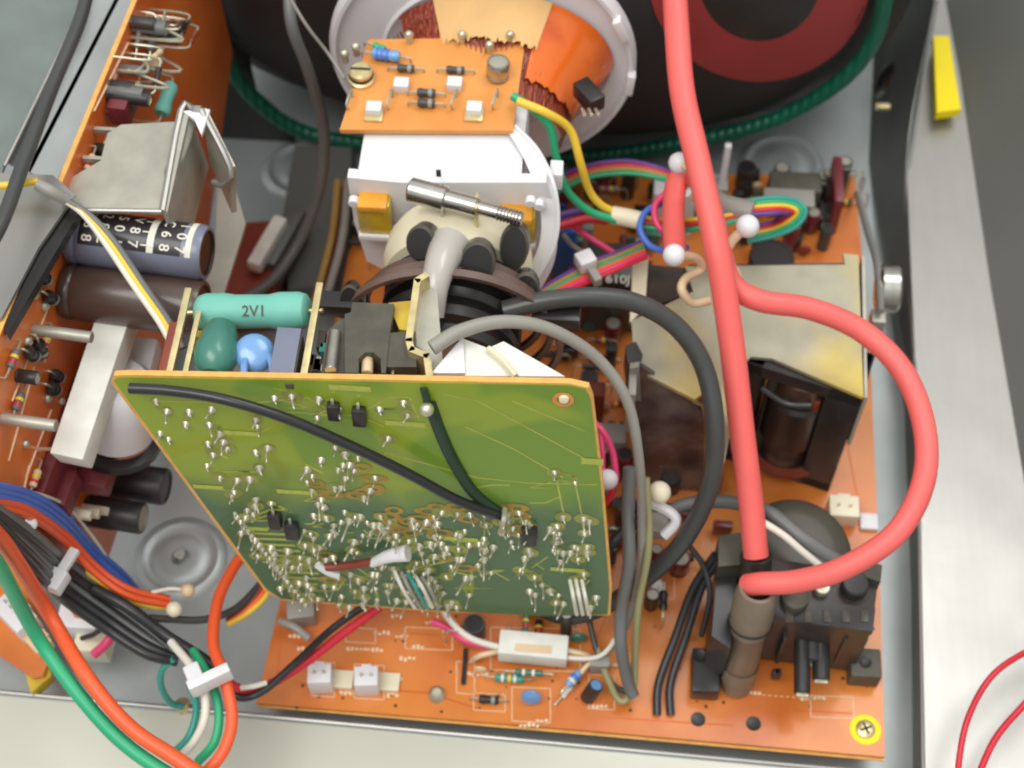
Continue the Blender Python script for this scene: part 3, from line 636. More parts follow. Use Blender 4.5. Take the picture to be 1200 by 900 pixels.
hso = MB().prism(poly, (0, 0, -1.3)).build('heat_block', 'dgrey', gb); lab(hso, 'dark grey moulded block with an arched notch')
MB().prism([onz(x, y, z0-.1) for x, y in [(376, 437), (404, 437), (408, 390), (410, 372), (398, 374), (384, 388)]], (0, 0, -1.1)).build('dark_block', 'dgrey', gb)
MB().cyl(tb(388, 438, .2)+Z*.15, tb(393, 393, .2)*0+onz(393, 390, 15.55), .16, 16).build('metal_pin', 'chrome', gb)
MB().cyl(onz(430, 438, 15.2), onz(431, 418, 15.2), .16, 12).build('copper_pin', 'beige', gb)
MB().prism([onz(x, y, 15.5) for x, y in [(450, 430), (488, 430), (487, 388), (456, 390)]], (0, 0, -1.2)).build('dark_block', 'dgrey', gb)
MB().cyl(onz(460, 439, 15.3), onz(461, 430, 15.3), .04, 8).build('metal_pin', 'solder', gb)
MB().prism([onz(x, y, 15.3) for x, y in [(455, 355), (485, 352), (486, 388), (468, 386)]], (0, 0, -.2)).build('amber_block', 'varnish', gb)
bend_px = [(499, 322), (489, 328), (479, 398), (482, 409), (500, 416), (503, 438)]
bp = [onz(x, y, 15.75) for x, y in bend_px]; bm_ = MB()
for a, b_ in zip(bp[:-1], bp[1:]):
    d = (b_-a).normalized(); s_ = d.cross(Z)*.09; bm_.prism([a-s_-d*.05, b_-s_+d*.05, b_+s_+d*.05, a+s_-d*.05], (0, 0, -2.2))
o = bm_.build('bent_bracket', 'brass', gb); lab(o, 'bent cream coloured metal strip running back from the board')
MB().prism([onz(x, y, 15.2) for x, y in [(492, 330), (512, 340), (517, 400), (520, 438), (505, 438), (500, 412), (484, 404)]], (0, 0, -.15)).build('bracket_plate', 'plate', gb)
sk = [onz(x, y, z) for x, y, z in [(506, 440, 15.2), (545, 396, 15.6), (560, 400, 15.6), (575, 410, 15.6), (590, 403, 15.6), (600, 402, 15.6), (665, 443, 15.2)]]
o = MB().prism([onz(x, y, 15.45) for x, y in [(506, 440), (543, 397), (572, 408), (590, 400), (662, 441)]], (0, 0, -3.5)).build('tube_socket', 'ceramic', gb); lab(o, 'white moulded tube socket behind the top edge')
MB().tube([onz(572, 408, 15.55), onz(590, 424, 15.55), onz(604, 441, 15.55)], .09, 6).build('socket_seam', 'cream2', o)
p = onz(543, 418, 15.46)
MB().prism([onz(x, y, 15.46) for x, y in [(506, 440), (543, 397), (545, 440)]], (0, 0, .12)).build('socket_facet', 'white', o)
for i in range(26):   # little things close behind the top edge
    x = random.choice([random.uniform(345, 375), random.uniform(462, 500), random.uniform(372, 400)]); p = onz(x, random.uniform(400, 436), 14.6)
    MB().obox(p, X, Y, Z, random.uniform(.05, .14), random.uniform(.1, .3), .2, .02).build('small_component', random.choice(['black', 'dgrey', 'solder', 'wteal', 'brownblack']), gb)
# black wire across the solder side, its shadow painted as a dark green strip
P = [ong(x, y, h) for x, y, h in [(152, 455, .25), (200, 458, .3), (262, 468, .45), (335, 490, .5), (410, 522, .5), (480, 556, .45), (540, 588, .4), (592, 606, .15)]]
tag(MB().tube(P, .145, 14).build('wire', 'wblack'), 'long shiny black wire arching across the face of the green board', 'wire')
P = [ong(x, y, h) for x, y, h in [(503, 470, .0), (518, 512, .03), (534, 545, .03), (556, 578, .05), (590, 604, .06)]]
tag(MB().tube(P, .17, 14).build('wire', 'stub_and_shadow'), 'short dark green strip painted as the shadow of the black wire, from the upper blob to the shared joint', 'wire')  # not a real wire: strip standing in for the black wire's shadow
o = MB().ball(ong(590, 604, .12), .22, 10).build('solder_blob', 'solder', gb); MB().tube([ong(592, 596, .1), ong(590, 612, .5), ong(586, 624, .3)], .08, 8).build('solder_tip', 'solder', o)

# ================================================================== LEFT UPRIGHT BOARD
A, B = onz(-4, 405, 15), onz(163, -4, 15); du = (B-A).normalized(); ln = V((du.y, -du.x, 0)).normalized()
if ln.x < 0: ln = -ln
def onl(px, py, h=0): return onp(px, py, A+ln*h, ln)
def upto(base, n, px):
    lo, hi = 0, 14
    for _ in range(30):
        md = (lo+hi)/2
        if proj(base+n*md)[0] < px: lo = md
        else: hi = md
    return lo
lb = thing('circuit_board', 'long red-orange circuit board standing upright along the left side wall', 'circuit board', onl(60, 560))
LP = [A-du*2.6, B+du*6, V(((B+du*6).x, (B+du*6).y, 6.5)), V(((A+du*12).x, (A+du*12).y, 2)), V(((A-du*2.6).x, (A-du*2.6).y, 2)), V(((A-du*2.6).x, (A-du*2.6).y, 15))]
MB().prism(LP, -ln*.16).build('board_sheet', 'pcb2', lb)
MB().prism([A-du*2.6+Z*.01-ln*.005, B+du*6+Z*.01-ln*.005, B+du*6+Z*.05-ln*.005, A-du*2.6+Z*.05-ln*.005], -ln*.15).build('board_edge', 'pcbedge', lb)
tr = MB()
for pts in [[(10, 540), (40, 430)], [(30, 560), (60, 480)], [(14, 470), (60, 350)], [(22, 600), (34, 545)], [(95, 230), (130, 150)], [(110, 130), (150, 50)]]:
    a, b_ = onl(*pts[0], .01), onl(*pts[1], .01); tr.tube([a, b_], .035, 4, smooth=0)
tag(tr.build('copper_tracks', 'silk', lb), kind='stuff')
for x, y in ((62, 285), (55, 290), (70, 278), (100, 232), (160, 30), (172, 22), (166, 45), (135, 90)):
    p = onl(x, y, .012); MB().obox(p, du, Z, ln, .16, .1, .006).build('silkscreen_mark', 'silk', lb)
def lcap(px, py, x1, rpx, mt, label, printed=False):
    b_ = onl(px, py); L = upto(b_, ln, x1); r = r_of(rpx*2, b_+ln*L/2)
    t = thing('capacitor', label, 'capacitor', b_)
    MB().lathe([(0, .03), (r*.9, .03), (r, .14), (r, .3), (r*.94, .4), (r, .52), (r, L-.15), (r*.93, L), (r*.82, L)], b_, ln, 36).build('sleeve', mt, t)
    MB().lathe([(r*.84, L-.01), (r*.8, L-.06), (0, L-.06)], b_, ln, 36).build('end_cap', 'ebony', t)
    return t, b_, L, r
t, b_, L, r = lcap(82, 276, 243, 33, 'capgrey', 'large lying capacitor with grey violet sleeve and printed white figures, under the folded heat sink')
side = ((CAM-b_) - ln*(CAM-b_).dot(ln)).normalized(); tang = ln.cross(side).normalized()
def cylpatch(r_, a0, a1, h0, h1, name, mt):
    mb = MB(); n = 14; vs = []
    for i in range(n+1):
        a = a0+(a1-a0)*i/n; d = side*math.cos(a)+tang*math.sin(a); vs += [b_+d*r_+ln*h0, b_+d*r_+ln*h1]
    return mb.add(vs, [(2*i, 2*i+1, 2*i+3, 2*i+2) for i in range(n)]).build(name, mt, t)
sg = 1 if tang.z > 0 or tang.y > 0 else -1
cylpatch(r*1.004, sg*-.25, sg*1.45, .55, L-.55, 'dark_print_band', 'capdark')
hh = .8
for s_ in ['880', '282', '105', '78V', '|||', '86C', '701']:
    if hh > L-.5: break
    for j, ch in enumerate(s_):
        a = sg*(.0+j*.48); d = side*math.cos(a)+tang*math.sin(a); td = (tang*math.cos(a)-side*math.sin(a))*sg
        text(ch, b_+d*(r*1.02)+ln*hh, -td, ln, .42, 'wwhite', t)
    hh += (L-1.1)/6.6
cylpatch(r*1.006, sg*-.25, sg*1.45, L-1.55, L-1.35, 'print_line', 'wwhite'); cylpatch(r*1.006, sg*-.25, sg*1.45, L-.42, L-.25, 'print_line', 'wwhite')
lcap(76, 340, 238, 34, 'capbrown', 'large plain brown capacitor lying below the printed one')
# heat sink folded from sheet
hk = thing('heat_sink', 'pale folded sheet metal heat sink standing off the left board above the capacitors', 'heat sink', onl(80, 230))
hz = min(14.6, onl(76, 244).z+.25)
pp = [onz(x, y, hz) for x, y in [(70, 246), (190, 248), (193, 200), (214, 142), (142, 146), (126, 156), (118, 188), (80, 210)]]
MB().prism(pp, (0, 0, -.14)).build('plate', 'plate', hk)
e0, e1 = onz(190, 248, hz+.15), onz(216, 130, hz+.55)
MB().prism([e0, e1, e1+V((.1, .1, -2.6)), e0+V((.1, 0, -2.2))], (.15, 0, 0)).build('upright_fin', 'plate', hk)
MB().prism([onz(214, 130, hz+.6), onz(246, 128, hz+.6), onz(236, 158, hz+.4), onz(228, 140, hz+.5)], (0, 0, -.12)).build('bridge', 'white', hk)
e2, e3 = onz(236, 128, hz+.6), onz(270, 196, hz-.4)
MB().prism([e2, e3, e3+V((-.2, -.3, -1.8)), e2+V((-.1, -.2, -2.2))], (.14, .05, 0)).build('outer_fin', 'plate', hk)
MB().tube([e2+Z*.02, e3+Z*.02], .07, 6, smooth=0).build('fin_edge', 'zinc', hk)
MB().prism([onz(255, 215, 9), onz(272, 208, 9), onz(288, 262, 9), onz(262, 345, 9), onz(238, 346, 9), onz(252, 290, 9)], (0, 0, -.14)).build('lower_strap', 'plate', hk)
for x, y in ((118, 153), (105, 187)):
    a = onl(x, y-0, .0); MB().obox(onz(x+12, y, hz-.1), X, Y, Z, .5, .06, .08).build('mounting_tab', 'plate', hk)
MB().tube([e0, e1-V((.1, 0, 0)), e1+V((.25, .05, 0)), e2-V((.2, 0, 0)), e2], .11, 8, smooth=3).build('rolled_edge', 'zinc', hk); MB().tube([e2, e3, e3+V((-.25, -.25, -.5)), e3+V((-.6, -.1, -.6))], .1, 8, smooth=3).build('rolled_edge', 'zinc', hk)
MB().tube([pp[0], e0], .08, 8, smooth=0).build('rolled_edge', 'zinc', hk)
MB().prism([e0+V((-.02, 0, -.02)), pp[3]+V((0, 0, .1)), pp[3]+V((.5, 0, .2)), e1], (0, 0, -.1)).build('fold', 'plate', hk)
# white ceramic resistor
cr = thing('cement_resistor', 'long white ceramic block resistor standing clear of the left board', 'resistor', onl(90, 450))
c0, c1 = onz(133, 358, 12.2), onz(75, 530, 11.2); cd = (c1-c0).normalized(); ca, cb, _ = frame(cd, Z); Lc = (c1-c0).length
MB().obox((c0+c1)/2+V((.12, 0, -.4)), cd, ca, cb, Lc/2+.05, .5, .45, .05).build('ceramic_body', 'ceramic', cr)
q = (c0+c1)/2
for dx in (-.9, .9):
    MB().tube([q+cd*dx*2-Z*.7, q+cd*dx*2-Z*.9-X*1.5, q+cd*dx*2-Z*.9-ln*3.2], .06, 6).build('lead', 'solder', cr)
wb = thing('coil_former', 'white plastic rounded former between the ceramic block and the green board', 'former', onz(140, 470, 8))
MB().lathe([(0, 1.4), (.8, 1.4), (1.0, 1.2), (1.15, .3), (1.2, -.9), (.9, -1.1), (0, -1.1)], onz(138, 478, 9.4), V((.25, .15, 1)), 26).build('drum', 'white', wb)
MB().lathe([(1.15, -1.6), (1.4, -1.5), (1.4, -1.2), (1.1, -1.1)], onz(140, 480, 9), V((.25, .15, 1)), 26).build('rim', 'ebony', wb)
MB().obox(onz(155, 430, 9.6), X, Y, Z, .7, .9, .35, .15).build('shoulder', 'white', wb)
# parts on the left board
def L_(x, y): return onl(x, y)
radial(L_(102, 598), ln, .52, upto(L_(102, 598), ln, 168), 'black', lb, 'plate', label='black radial capacitor with bare aluminium top')
radial(L_(120, 560), ln, .62, upto(L_(120, 560), ln, 195), 'black', lb, 'ebony', label='all black radial capacitor')
chip(L_(85, 550), du, ln, 1.2, .7, 1.2, lb, 'maroon', 'film_capacitor', 'maroon block capacitor')
chip(L_(60, 575), du, ln, 1.2, .8, .6, lb, 'maroon', 'film_capacitor')
resistor(L_(125, 60)*0+L_(160, 42), du+Z*.5, .85, .17, 'wgrey2', ln, lb, lift=.5)
disc(L_(168, 70), ln, du, .3, 'beige', lb)
resistor(L_(158, 112), du*.9+Z*.1, 1.15, .26, 'teal', ln, lb, lift=1.0, label='small teal resistor at the far end')
chip(L_(128, 122), du, ln, .95, .8, .6, lb, 'maroon', 'film_capacitor', 'dark red box capacitor')
for i in range(26):
    x, y = random.uniform(150, 178), random.uniform(20, 120); p = L_(x-(y-20)*.35, y)
    k = random.random()
    if k < .4: resistor(p, du+Z*random.uniform(-1, 1), random.uniform(.35, .6), .1, random.choice(['wgrey2', 'brownblack', 'beige', 'wbrown']), ln, lb, lift=random.uniform(.2, 1.6))
    elif k < .7: radial(p, ln, random.uniform(.15, .28), random.uniform(.6, 1.4), random.choice(['black', 'brownblack', 'wgrey2', 'maroon']), lb)
    else: MB().tube([p, p+ln*random.uniform(.5, 1.8)+Z*.1, p+ln*random.uniform(.3, 1)+du*.6], .05, 6).build('lead', 'solder', lb)
for x, y, d in ((44, 325, 1), (52, 348, 1), (40, 408, -.4), (60, 440, 1), (56, 455, 1), (30, 415, 1)):
    diode(L_(x, y), du*.3*d+Z*(-.9), .6, .18, ln, lb, 'wblack')
for x, y in ((38, 345), (50, 358), (54, 466), (30, 400), (66, 292)):
    MB().ball(L_(x, y)+ln*.05, .16, 8).build('solder_blob', 'solder', lb)
for x, y, x1, mt_ in ((2, 490, 66, 'wgrey'), (38, 386, 108, 'wgrey')):
    p = L_(x, y); MB().cyl(p-Z*.0-ln*0, p+ln*upto(p, ln, x1), .17, 12).build('standoff_bar', 'plate', lb)
MB().obox(L_(80, 500)+ln*.2, du, Z, ln, 3.2, .9, .18, .05).build('film_strip', 'maroon', lb)
for x in (80, 90, 102): 
    p = L_(x-6, 600-(x-80)*.2); MB().obox(p+ln*.4, du, Z, ln, .12, .12, .5, .02).build('connector_pin', 'ivory', lb)

random.seed(31)
for x, y in ((100, 190), (112, 175), (92, 215), (48, 300), (88, 262), (20, 440), (48, 400), (28, 520), (16, 470), (70, 470), (36, 560), (10, 420)):
    p = L_(x, y); k = random.random()
    if k < .4: resistor(p, du, .55, .12, random.choice(['beige', 'wbrown', 'greenw', 'wgrey2']), ln, lb, bands=((-.4, 'wred'), (.2, 'wyel')))
    elif k < .7: MB().ball(p+ln*.05, .13, 8).build('solder_blob', 'solder', lb)
    else: radial(p, ln, .2, .6, 'black', lb, 'plate')
# ---- corner board bottom left
kb = thing('circuit_board', 'small orange board in the bottom left corner under the wire bundle', 'circuit board', onz(10, 740, 2.2))
MB().prism([onz(x, y, 2.2) for x, y in [(-80, 640), (20, 650), (62, 762), (50, 792), (38, 794), (-80, 715)]], (0, 0, -.16)).build('board_sheet', 'pcb', kb)
MB().prism([onz(x, y, 2.0) for x, y in [(30, 790), (55, 770), (60, 792), (36, 812)]], (0, 0, -.5)).build('corner_clip', 'varnish', kb)
connector(onz(26, 730, 2.2), (1, -.8, 0), Z, 1.4, .8, 1.0, kb, 4, 'white'); connector(onz(48, 756, 2.2), (1, -.8, 0), Z, .8, .6, .5, kb, 2, 'beige')
k2 = thing('terminal_block', 'small white and grey connector with red and black wire ends beside the wire bundle', 'connector', onz(100, 735, 1.5))
MB().obox(onz(98, 726, 2.2), X, Y, Z, .7, .55, .6, .12).build('shell', 'white', k2); MB().obox(onz(112, 750, 1.8), X, Y, Z, .55, .6, .5, .12).build('base', 'ivory', k2)
MB().tube([onz(135, 735, 2.5), onz(126, 752, 2.5), onz(110, 767, 2.2)], .16, 10).build('red_lead', 'wmag', k2)
MB().tube([onz(124, 728, 2.8), onz(112, 742, 2.9), onz(96, 748, 2.5)], .09, 8).build('black_lead', 'wblack', k2)

# ================================================================== MAIN BOARD
ZM = 1.5
mz = lambda x, y, h=0: onz(x, y, ZM+h)
mbd = thing('circuit_board', 'large orange main circuit board lying flat on the chassis floor', 'circuit board', mz(680, 800))
MB().prism([mz(x, y) for x, y in [(300, 824), (332, 690), (408, 300), (432, 205), (1002, 205), (1020, 420), (1032, 700), (1037, 887), (700, 857)]], (0, 0, -.16)).build('board_sheet', 'pcb', mbd)
MB().prism([mz(x, y)-V((0, .0, .165)) for x, y in [(300, 826), (700, 860), (1038, 890), (1037, 884), (700, 855), (300, 821)]], (0, 0, -.04)).build('board_edge', 'pcbedge', mbd)
st = MB()
for x, y in ((495, 853), (540, 857)): st.box(mz(x, y)+V((-.15, -.25, -1.4)), mz(x, y)+V((.15, 0, -.2)))
st.build('support_foot', 'ebony', mbd)
tr = MB()
for pts, wd in [([(330, 715), (325, 800)], 1), ([(345, 800), (500, 812), (560, 830)], 1), ([(700, 840), (860, 850)], 1), ([(720, 700), (690, 770)], 1), ([(790, 650), (760, 720)], 1), ([(480, 742), (520, 745)], 1), ([(880, 830), (1000, 836)], 1), ([(985, 480), (1008, 600)], 1)]:
    P = [mz(x, y, .005) for x, y in pts]
    for a, b_ in zip(P[:-1], P[1:]): s_ = (b_-a).normalized().cross(Z)*.03; tr.add([a-s_, b_-s_, b_+s_, a+s_], [(0, 1, 2, 3)])
tag(tr.build('copper_tracks', 'otrace', mbd), kind='stuff')
sm = MB(); random.seed(5)
def mark(x, y, a, b2, ang=0):
    p = mz(x, y, .012); u_ = V((math.cos(ang), math.sin(ang), 0)); v_ = Z.cross(u_); sm.add([p-u_*a-v_*b2, p+u_*a-v_*b2, p+u_*a+v_*b2, p-u_*a+v_*b2], [(0, 1, 2, 3)])
for x, y in [(408, 760), (432, 762), (465, 745), (470, 772), (485, 758), (440, 742), (460, 722), (610, 850), (630, 845), (460, 795), (520, 740), (500, 730), (545, 790), (340, 745), (350, 760), (690, 828), (400, 812), (455, 814), (880, 812), (940, 818)]:
    for k in range(random.randint(3, 6)): mark(x+k*5, y+random.uniform(-1, 1), .05, random.uniform(.03, .08), random.choice([0, 0, .8]))
for i in range(14): mark(860+i*7, 812+i*.5, .05, .015)
for (x0, y0, x1, y1) in [(365, 775, 392, 815), (415, 778, 450, 818), (535, 775, 556, 812), (555, 812, 592, 832), (600, 805, 645, 845), (575, 735, 680, 785), (745, 655, 790, 700), (690, 790, 720, 830), (950, 815, 1000, 840), (475, 735, 530, 760), (405, 735, 440, 752)]:
    cs = [mz(*q_, .012) for q_ in ((x0, y0), (x1, y0+2), (x1, y1+2), (x0, y1))]
    for a, b_ in zip(cs, cs[1:]+cs[:1]): s_ = (b_-a).normalized().cross(Z)*.014; sm.add([a-s_, b_-s_, b_+s_, a+s_], [(0, 1, 2, 3)])
hl = MB(); random.seed(9)
for i in range(90):
    x, y = random.uniform(330, 1025), random.uniform(720, 860)
    if y < 850-(1030-x)*.03: hl.lathe([(0, .008), (random.choice([.035, .05, .06]), .008)], mz(x, y), Z, 8)
tag(hl.build('lead_holes', 'brownblack', mbd), kind='stuff')
tag(sm.build('silkscreen_marks', 'silk', mbd), kind='stuff')
# pads, holes, screws
for x, y in ((818, 843), (883, 848)): MB().lathe([(0, .01), (.2, .01), (.24, .02)], mz(x, y), Z, 20).build('board_hole', 'ebony', mbd)
o = MB().lathe([(.3, .01), (.46, .015), (.5, .01)], mz(1014, 855), Z, 28).build('painted_ring', 'yel', mbd)
o = MB().lathe([(0, .12), (.2, .14), (.3, .08), (.32, .01)], mz(1014, 855), Z, 20).build('screw', 'brass', mbd)
for a in (0, 1.57): u_ = V((math.cos(a+.4), math.sin(a+.4), 0)); MB().obox(mz(1014, 855)+Z*.14, u_, Z.cross(u_), Z, .2, .035, .015).build('screw_slot', 'black', o)
o = MB().lathe([(0, .3), (.15, .3), (.26, .2), (.3, .0)], mz(512, 815), Z, 18).build('screw', 'solder', mbd)
for x, y in ((378, 802), (432, 805)):
    connector(mz(x, y), (1, .1, 0), Z, .75, .65, 1.0, mbd, 2, 'white', 'white connector housing near the front edge')
    MB().obox(mz(x+24, y-4)+Z*.1, X, Y, Z, .35, .3, .1, .02).build('connector_tab', 'ivory', mbd)
o = MB().obox(mz(355, 722)+Z*.4, V((1, .2, 0)).normalized(), V((-.2, 1, 0)).normalized(), Z, .45, .4, .4, .06).build('grey_connector', 'wgrey', mbd)
MB().tube([mz(328, 728, .5), mz(345, 735, .6), mz(362, 748, .4)], .13, 8).build('wire_stub', 'wgrey', mbd)
# cement resistor in front
o = MB().obox(mz(625, 760, .65), V((1, -.03, 0)).normalized(), V((.03, 1, 0)).normalized(), Z, 1.12, .42, .38, .06).build('cement_resistor', 'ceramic', mbd); lab(o, 'flat white cement resistor by the front')
MB().obox(mz(625, 760, 1.04), X, Y, Z, .6, .14, .004).build('pink_stain', 'beige', o)
for s_ in (-1, 1): MB().tube([mz(625+s_*38, 762, .6), mz(625+s_*62, 768, .55), mz(625+s_*72, 774, .1)], .1, 8).build('lead', 'beige', o)
resistor(mz(597, 797), X, .9, .14, 'wteal', Z, mbd, bands=((-.5, 'wwhite'), (0, 'wyel'), (.4, 'wwhite')), label='pale banded resistor')
resistor(mz(620, 790, .3), X, .9, .11, 'greenw', Z, mbd, bands=((-.4, 'wwhite'), (.3, 'wwhite')))
diode(mz(573, 822), X, .62, .15, Z, mbd)
disc(mz(622, 826), V((0, .3, 1)).normalized(), X, .34, 'ltblue', mbd, label='light blue disc capacitor near the front edge')
resistor(mz(672, 800, .1), (.6, .8, 0), .6, .15, 'ltblue', Z, mbd, bands=((-.4, 'wwhite'), (.2, 'wblue')), lift=.35); resistor(mz(664, 812), (.6, .8, 0), .5, .1, 'wwhite', Z, mbd)
radial(mz(688, 818), V((.35, .25, 1)).normalized(), .24, .8, 'brownblack', mbd, 'ltblue')
disc(mz(563, 788), Z, X, .22, 'beige', mbd)
o = MB().cyl(mz(546, 760, .1), mz(543, 802, .1), .08, 8).build('jumper_wire', 'wblack', mbd)
connector(mz(770, 700), X, Z, .45, .5, .7, mbd, 1, 'white', 'tiny white connector'); connector(mz(985, 605), X, Z, 1.0, .8, .8, mbd, 2, 'ivory', 'ivory connector behind the black block')
MB().obox(mz(1018, 612, .1), X, Y, Z, .3, .3, .1, .03).build('white_pad', 'white', mbd)
# dense far part of the board
random.seed(21)
farmats = ['black', 'brownblack', 'maroon', 'wgrey', 'beige', 'wdark', 'copper', 'greenw', 'wbrown', 'black', 'ebony']
cnt = 0
zones = [(650, 780, 215, 330, 40), (860, 1000, 215, 300, 46), (680, 740, 440, 560, 16), (760, 860, 540, 640, 4), (700, 760, 600, 690, 8), (640, 740, 330, 430, 20), (745, 800, 655, 720, 5), (690, 725, 775, 800, 2), (410, 440, 240, 330, 5), (520, 700, 735, 755, 8)]
for x0, x1, y0, y1, nn in zones:
    for i in range(nn):
        x, y = random.uniform(x0, x1), random.uniform(y0, y1); p = mz(x, y); k = random.random(); mt_ = random.choice(farmats)
        if k < .3: resistor(p, random.choice([X, Y]), random.uniform(.45, .8), random.uniform(.1, .15), mt_, Z, mbd, bands=((-.3, 'wred'), (.2, 'wyel')) if k < .15 else (), lift=random.choice([None, .5, .8]))
        elif k < .6: radial(p, Z, random.uniform(.18, .4), random.uniform(.7, 1.6), random.choice(['black', 'brownblack', 'wdark', 'maroon']), mbd, random.choice(['plate', 'ebony']), seg=14)
        elif k < .8: chip(p, X, Z, random.uniform(.4, .8), random.uniform(.2, .4), random.uniform(.5, 1.1), mbd, mt_)
        elif k < .92: disc(p, Z, X, random.uniform(.2, .32), random.choice(['beige', 'wbrown', 'greenw', 'blue']), mbd)
        else: MB().tube([p, p+Z*1.0, p+Z*1.1+X*.5, p+Z*.05+X*.55], .035, 6).build('jumper_wire', 'solder', mbd)
radial(mz(897, 335), Z, .85, 1.9, 'ebony', mbd, 'ebony', label='wide black capacitor behind the bracket plate')
chip(mz(925, 245), X, Z, 2.0, 1.0, 1.6, mbd, 'dgrey', 'relay', 'dark grey block at the far edge'); MB().obox(mz(925, 232, 1.8), X, Y, Z, .95, .4, .06, .02).build('relay_lid', 'wgrey', mbd)
chip(mz(972, 250), Y, Z, 2.2, .35, 2.0, mbd, 'maroon', 'film_capacitor', 'tall dark red capacitor at the far right')
chip(mz(660, 325), X, Z, .9, .8, 3.2, mbd, 'blue', 'film_capacitor', 'bright blue capacitor beside the yoke plate')
dc_ = chip(mz(718, 370), X, Z, 2.2, 1.6, 3.4, mbd, 'wdark', 'relay', 'dark grey relay with white figures on top')
text('610J', mz(724, 328, 3.53)+V((0, 0, .02)), X, Y, .5, 'wwhite', dc_)
MB().obox(mz(690, 350, 1.2), X, Y, Z, .8, .6, 1.2, .08).build('brown_block', 'wbrown', mbd)
for x, y, h, w2, mt_ in ((788, 245, 2.6, .8, 'white'), (822, 235, 2.4, .9, 'wgrey')):
    MB().obox(mz(x, y, h/2), X, Y, Z, w2, .4, h/2, .1).build('white_frame', mt_, mbd)
o = MB().obox(mz(846, 215, 2.2), X, Y, Z, .12, .12, 2.2, .04).build('upright_spacer', 'white', mbd)
MB().obox(mz(690, 472, 1.0), X, Y, Z, .55, .3, 1.0, .1).build('tape_block', 'wbrown', mbd)
MB().obox(mz(716, 520, .8), X, Y, Z, .5, .4, .8, .1).build('grey_connector', 'wgrey', mbd)
for i in range(5): MB().cyl(mz(700+i*12, 575+i*7), mz(700+i*12, 575+i*7, .9), .2, 12).build('metal_pin', 'dgrey', mbd)

# ================================================================== LINE OUTPUT TRANSFORMER under its plate
pt = thing('mounting_plate', 'large pale metal plate with yellow patches, behind the pink cables', 'plate', onz(900, 380, 1.5))
zp = 8.0
MB().prism([onz(x, y, zp) for x, y in [(803, 312), (990, 310), (988, 297), (1006, 299), (1012, 466), (905, 420), (880, 418), (868, 430), (862, 480), (845, 560), (832, 480), (812, 340)]], (0, 0, -.14)).build('upper_sheet', 'platey', pt)
MB().prism([onz(x, y, zp+.01) for x, y in [(740, 376), (812, 342), (836, 452), (814, 468), (744, 432)]], (0, 0, -.16)).build('lower_sheet', 'platey', pt)
MB().prism([onz(x, y, zp+.02) for x, y in [(742, 300), (760, 300), (756, 360), (738, 378)]], (0, 0, -.16)).build('strap', 'cream2', pt)
MB().prism([onz(806, 314, zp-.15), onz(1004, 312, zp-.15), onz(1004, 312, zp-.15)-Z*5, onz(806, 314, zp-.15)-Z*5], (0, .14, 0)).build('rear_sheet', 'brownblack', pt)
MB().prism([onz(x, y, zp-.16) for x, y in [(760, 310), (806, 314), (812, 342), (757, 362)]], (0, 0, -3)).build('dark_block', 'brownblack', pt)
e = onz(1010, 300, zp); e2 = onz(1013, 466, zp)
MB().prism([e, e2, e2-Z*3, e-Z*3], (.1, 0, 0)).build('side_sheet', 'plate', pt)
tf = thing('flyback_transformer', 'black framed flyback transformer under the pale metal plate', 'transformer', onz(930, 560, 1.5))
zq = zp-.2
yf = onz(940, 440, zq).y
fl_ = [(868, 426), (885, 420), (1011, 466)]
a, b_ = onz(872, 424, zq), onz(1010, 467, zq); fdv = (b_-a).normalized(); fn = V((fdv.y, -fdv.x, 0)).normalized()
if fn.y > 0: fn = -fn
h = zq-ZM; W = (b_-a).length
MB().obox((a+b_)/2-Z*.3-fn*.9, fdv, -fn, Z, W/2, .9, .3, .08).build('frame_bar', 'black', tf)
for q, ww in ((a+fdv*.35, .35), (b_-fdv*.55, .55)): MB().obox(q-Z*(h/2)-fn*.9, fdv, fn, Z, ww, .9, h/2, .08).build('frame_post', 'black', tf)
MB().obox((a+b_)/2-Z*(h-.3)-fn*.9, fdv, fn, Z, W/2, .9, .3, .06).build('frame_bar', 'black', tf)
mid = (a+b_)/2-Z*h/2-fn*1.0
MB().cyl(mid-Z*2.6, mid+Z*2.6, 1.0, 28).build('winding', 'capbrown', tf)
MB().cyl(mid-Z*1.2+fn*.1, mid+Z*1.4+fn*.1, 1.12, 28).build('core_shell', 'ebony', tf)
MB().obox(mid+fdv*.62+fn*.75+Z*1.3, fdv, fn, Z, .12, .12, .6, .03).build('copper_strip', 'wbrown', tf)
MB().obox(mid+fdv*.25+fn*.8+Z*.2, fdv, fn, Z, .06, .1, 1.5, .02).build('steel_rod', 'chrome', tf)
MB().obox(mid-fdv*.9+fn*.5, fdv, fn, Z, .14, .14, 2.4, .04).build('steel_rod', 'dgrey', tf)
MB().tube([mid-fdv*1.2+fn*1.0+Z*2, mid-fdv*.3+fn*1.1+Z*1.7, mid+fdv*.5+fn*1.0+Z*1.9], .1, 8).build('winding_lead', 'wdark', tf)
MB().lathe([(1.2, -.1), (1.5, -.1), (1.5, .1), (1.2, .1)], mid-Z*2.3, Z, 28).build('core_ring', 'wbrown', tf)
ps = thing('plastic_shield', 'smoked brown plastic shield panel left of the dark grey cable', 'shield', onz(790, 600, 1.5))
sh = [(742, 435), (752, 430), (812, 469), (828, 490), (826, 600), (822, 640), (752, 640), (748, 560)]
ys = onz(812, 469, 6.6).y
MB().prism([ony(x, y, ys-(y-430)*.004) for x, y in sh], (0, .15, 0)).build('panel', 'shield', ps)
MB().tube([ony(x, y, ys-.1-(y-430)*.004) for x, y in sh[2:5]], .07, 6, smooth=3).build('panel_rim', 'brass', ps)
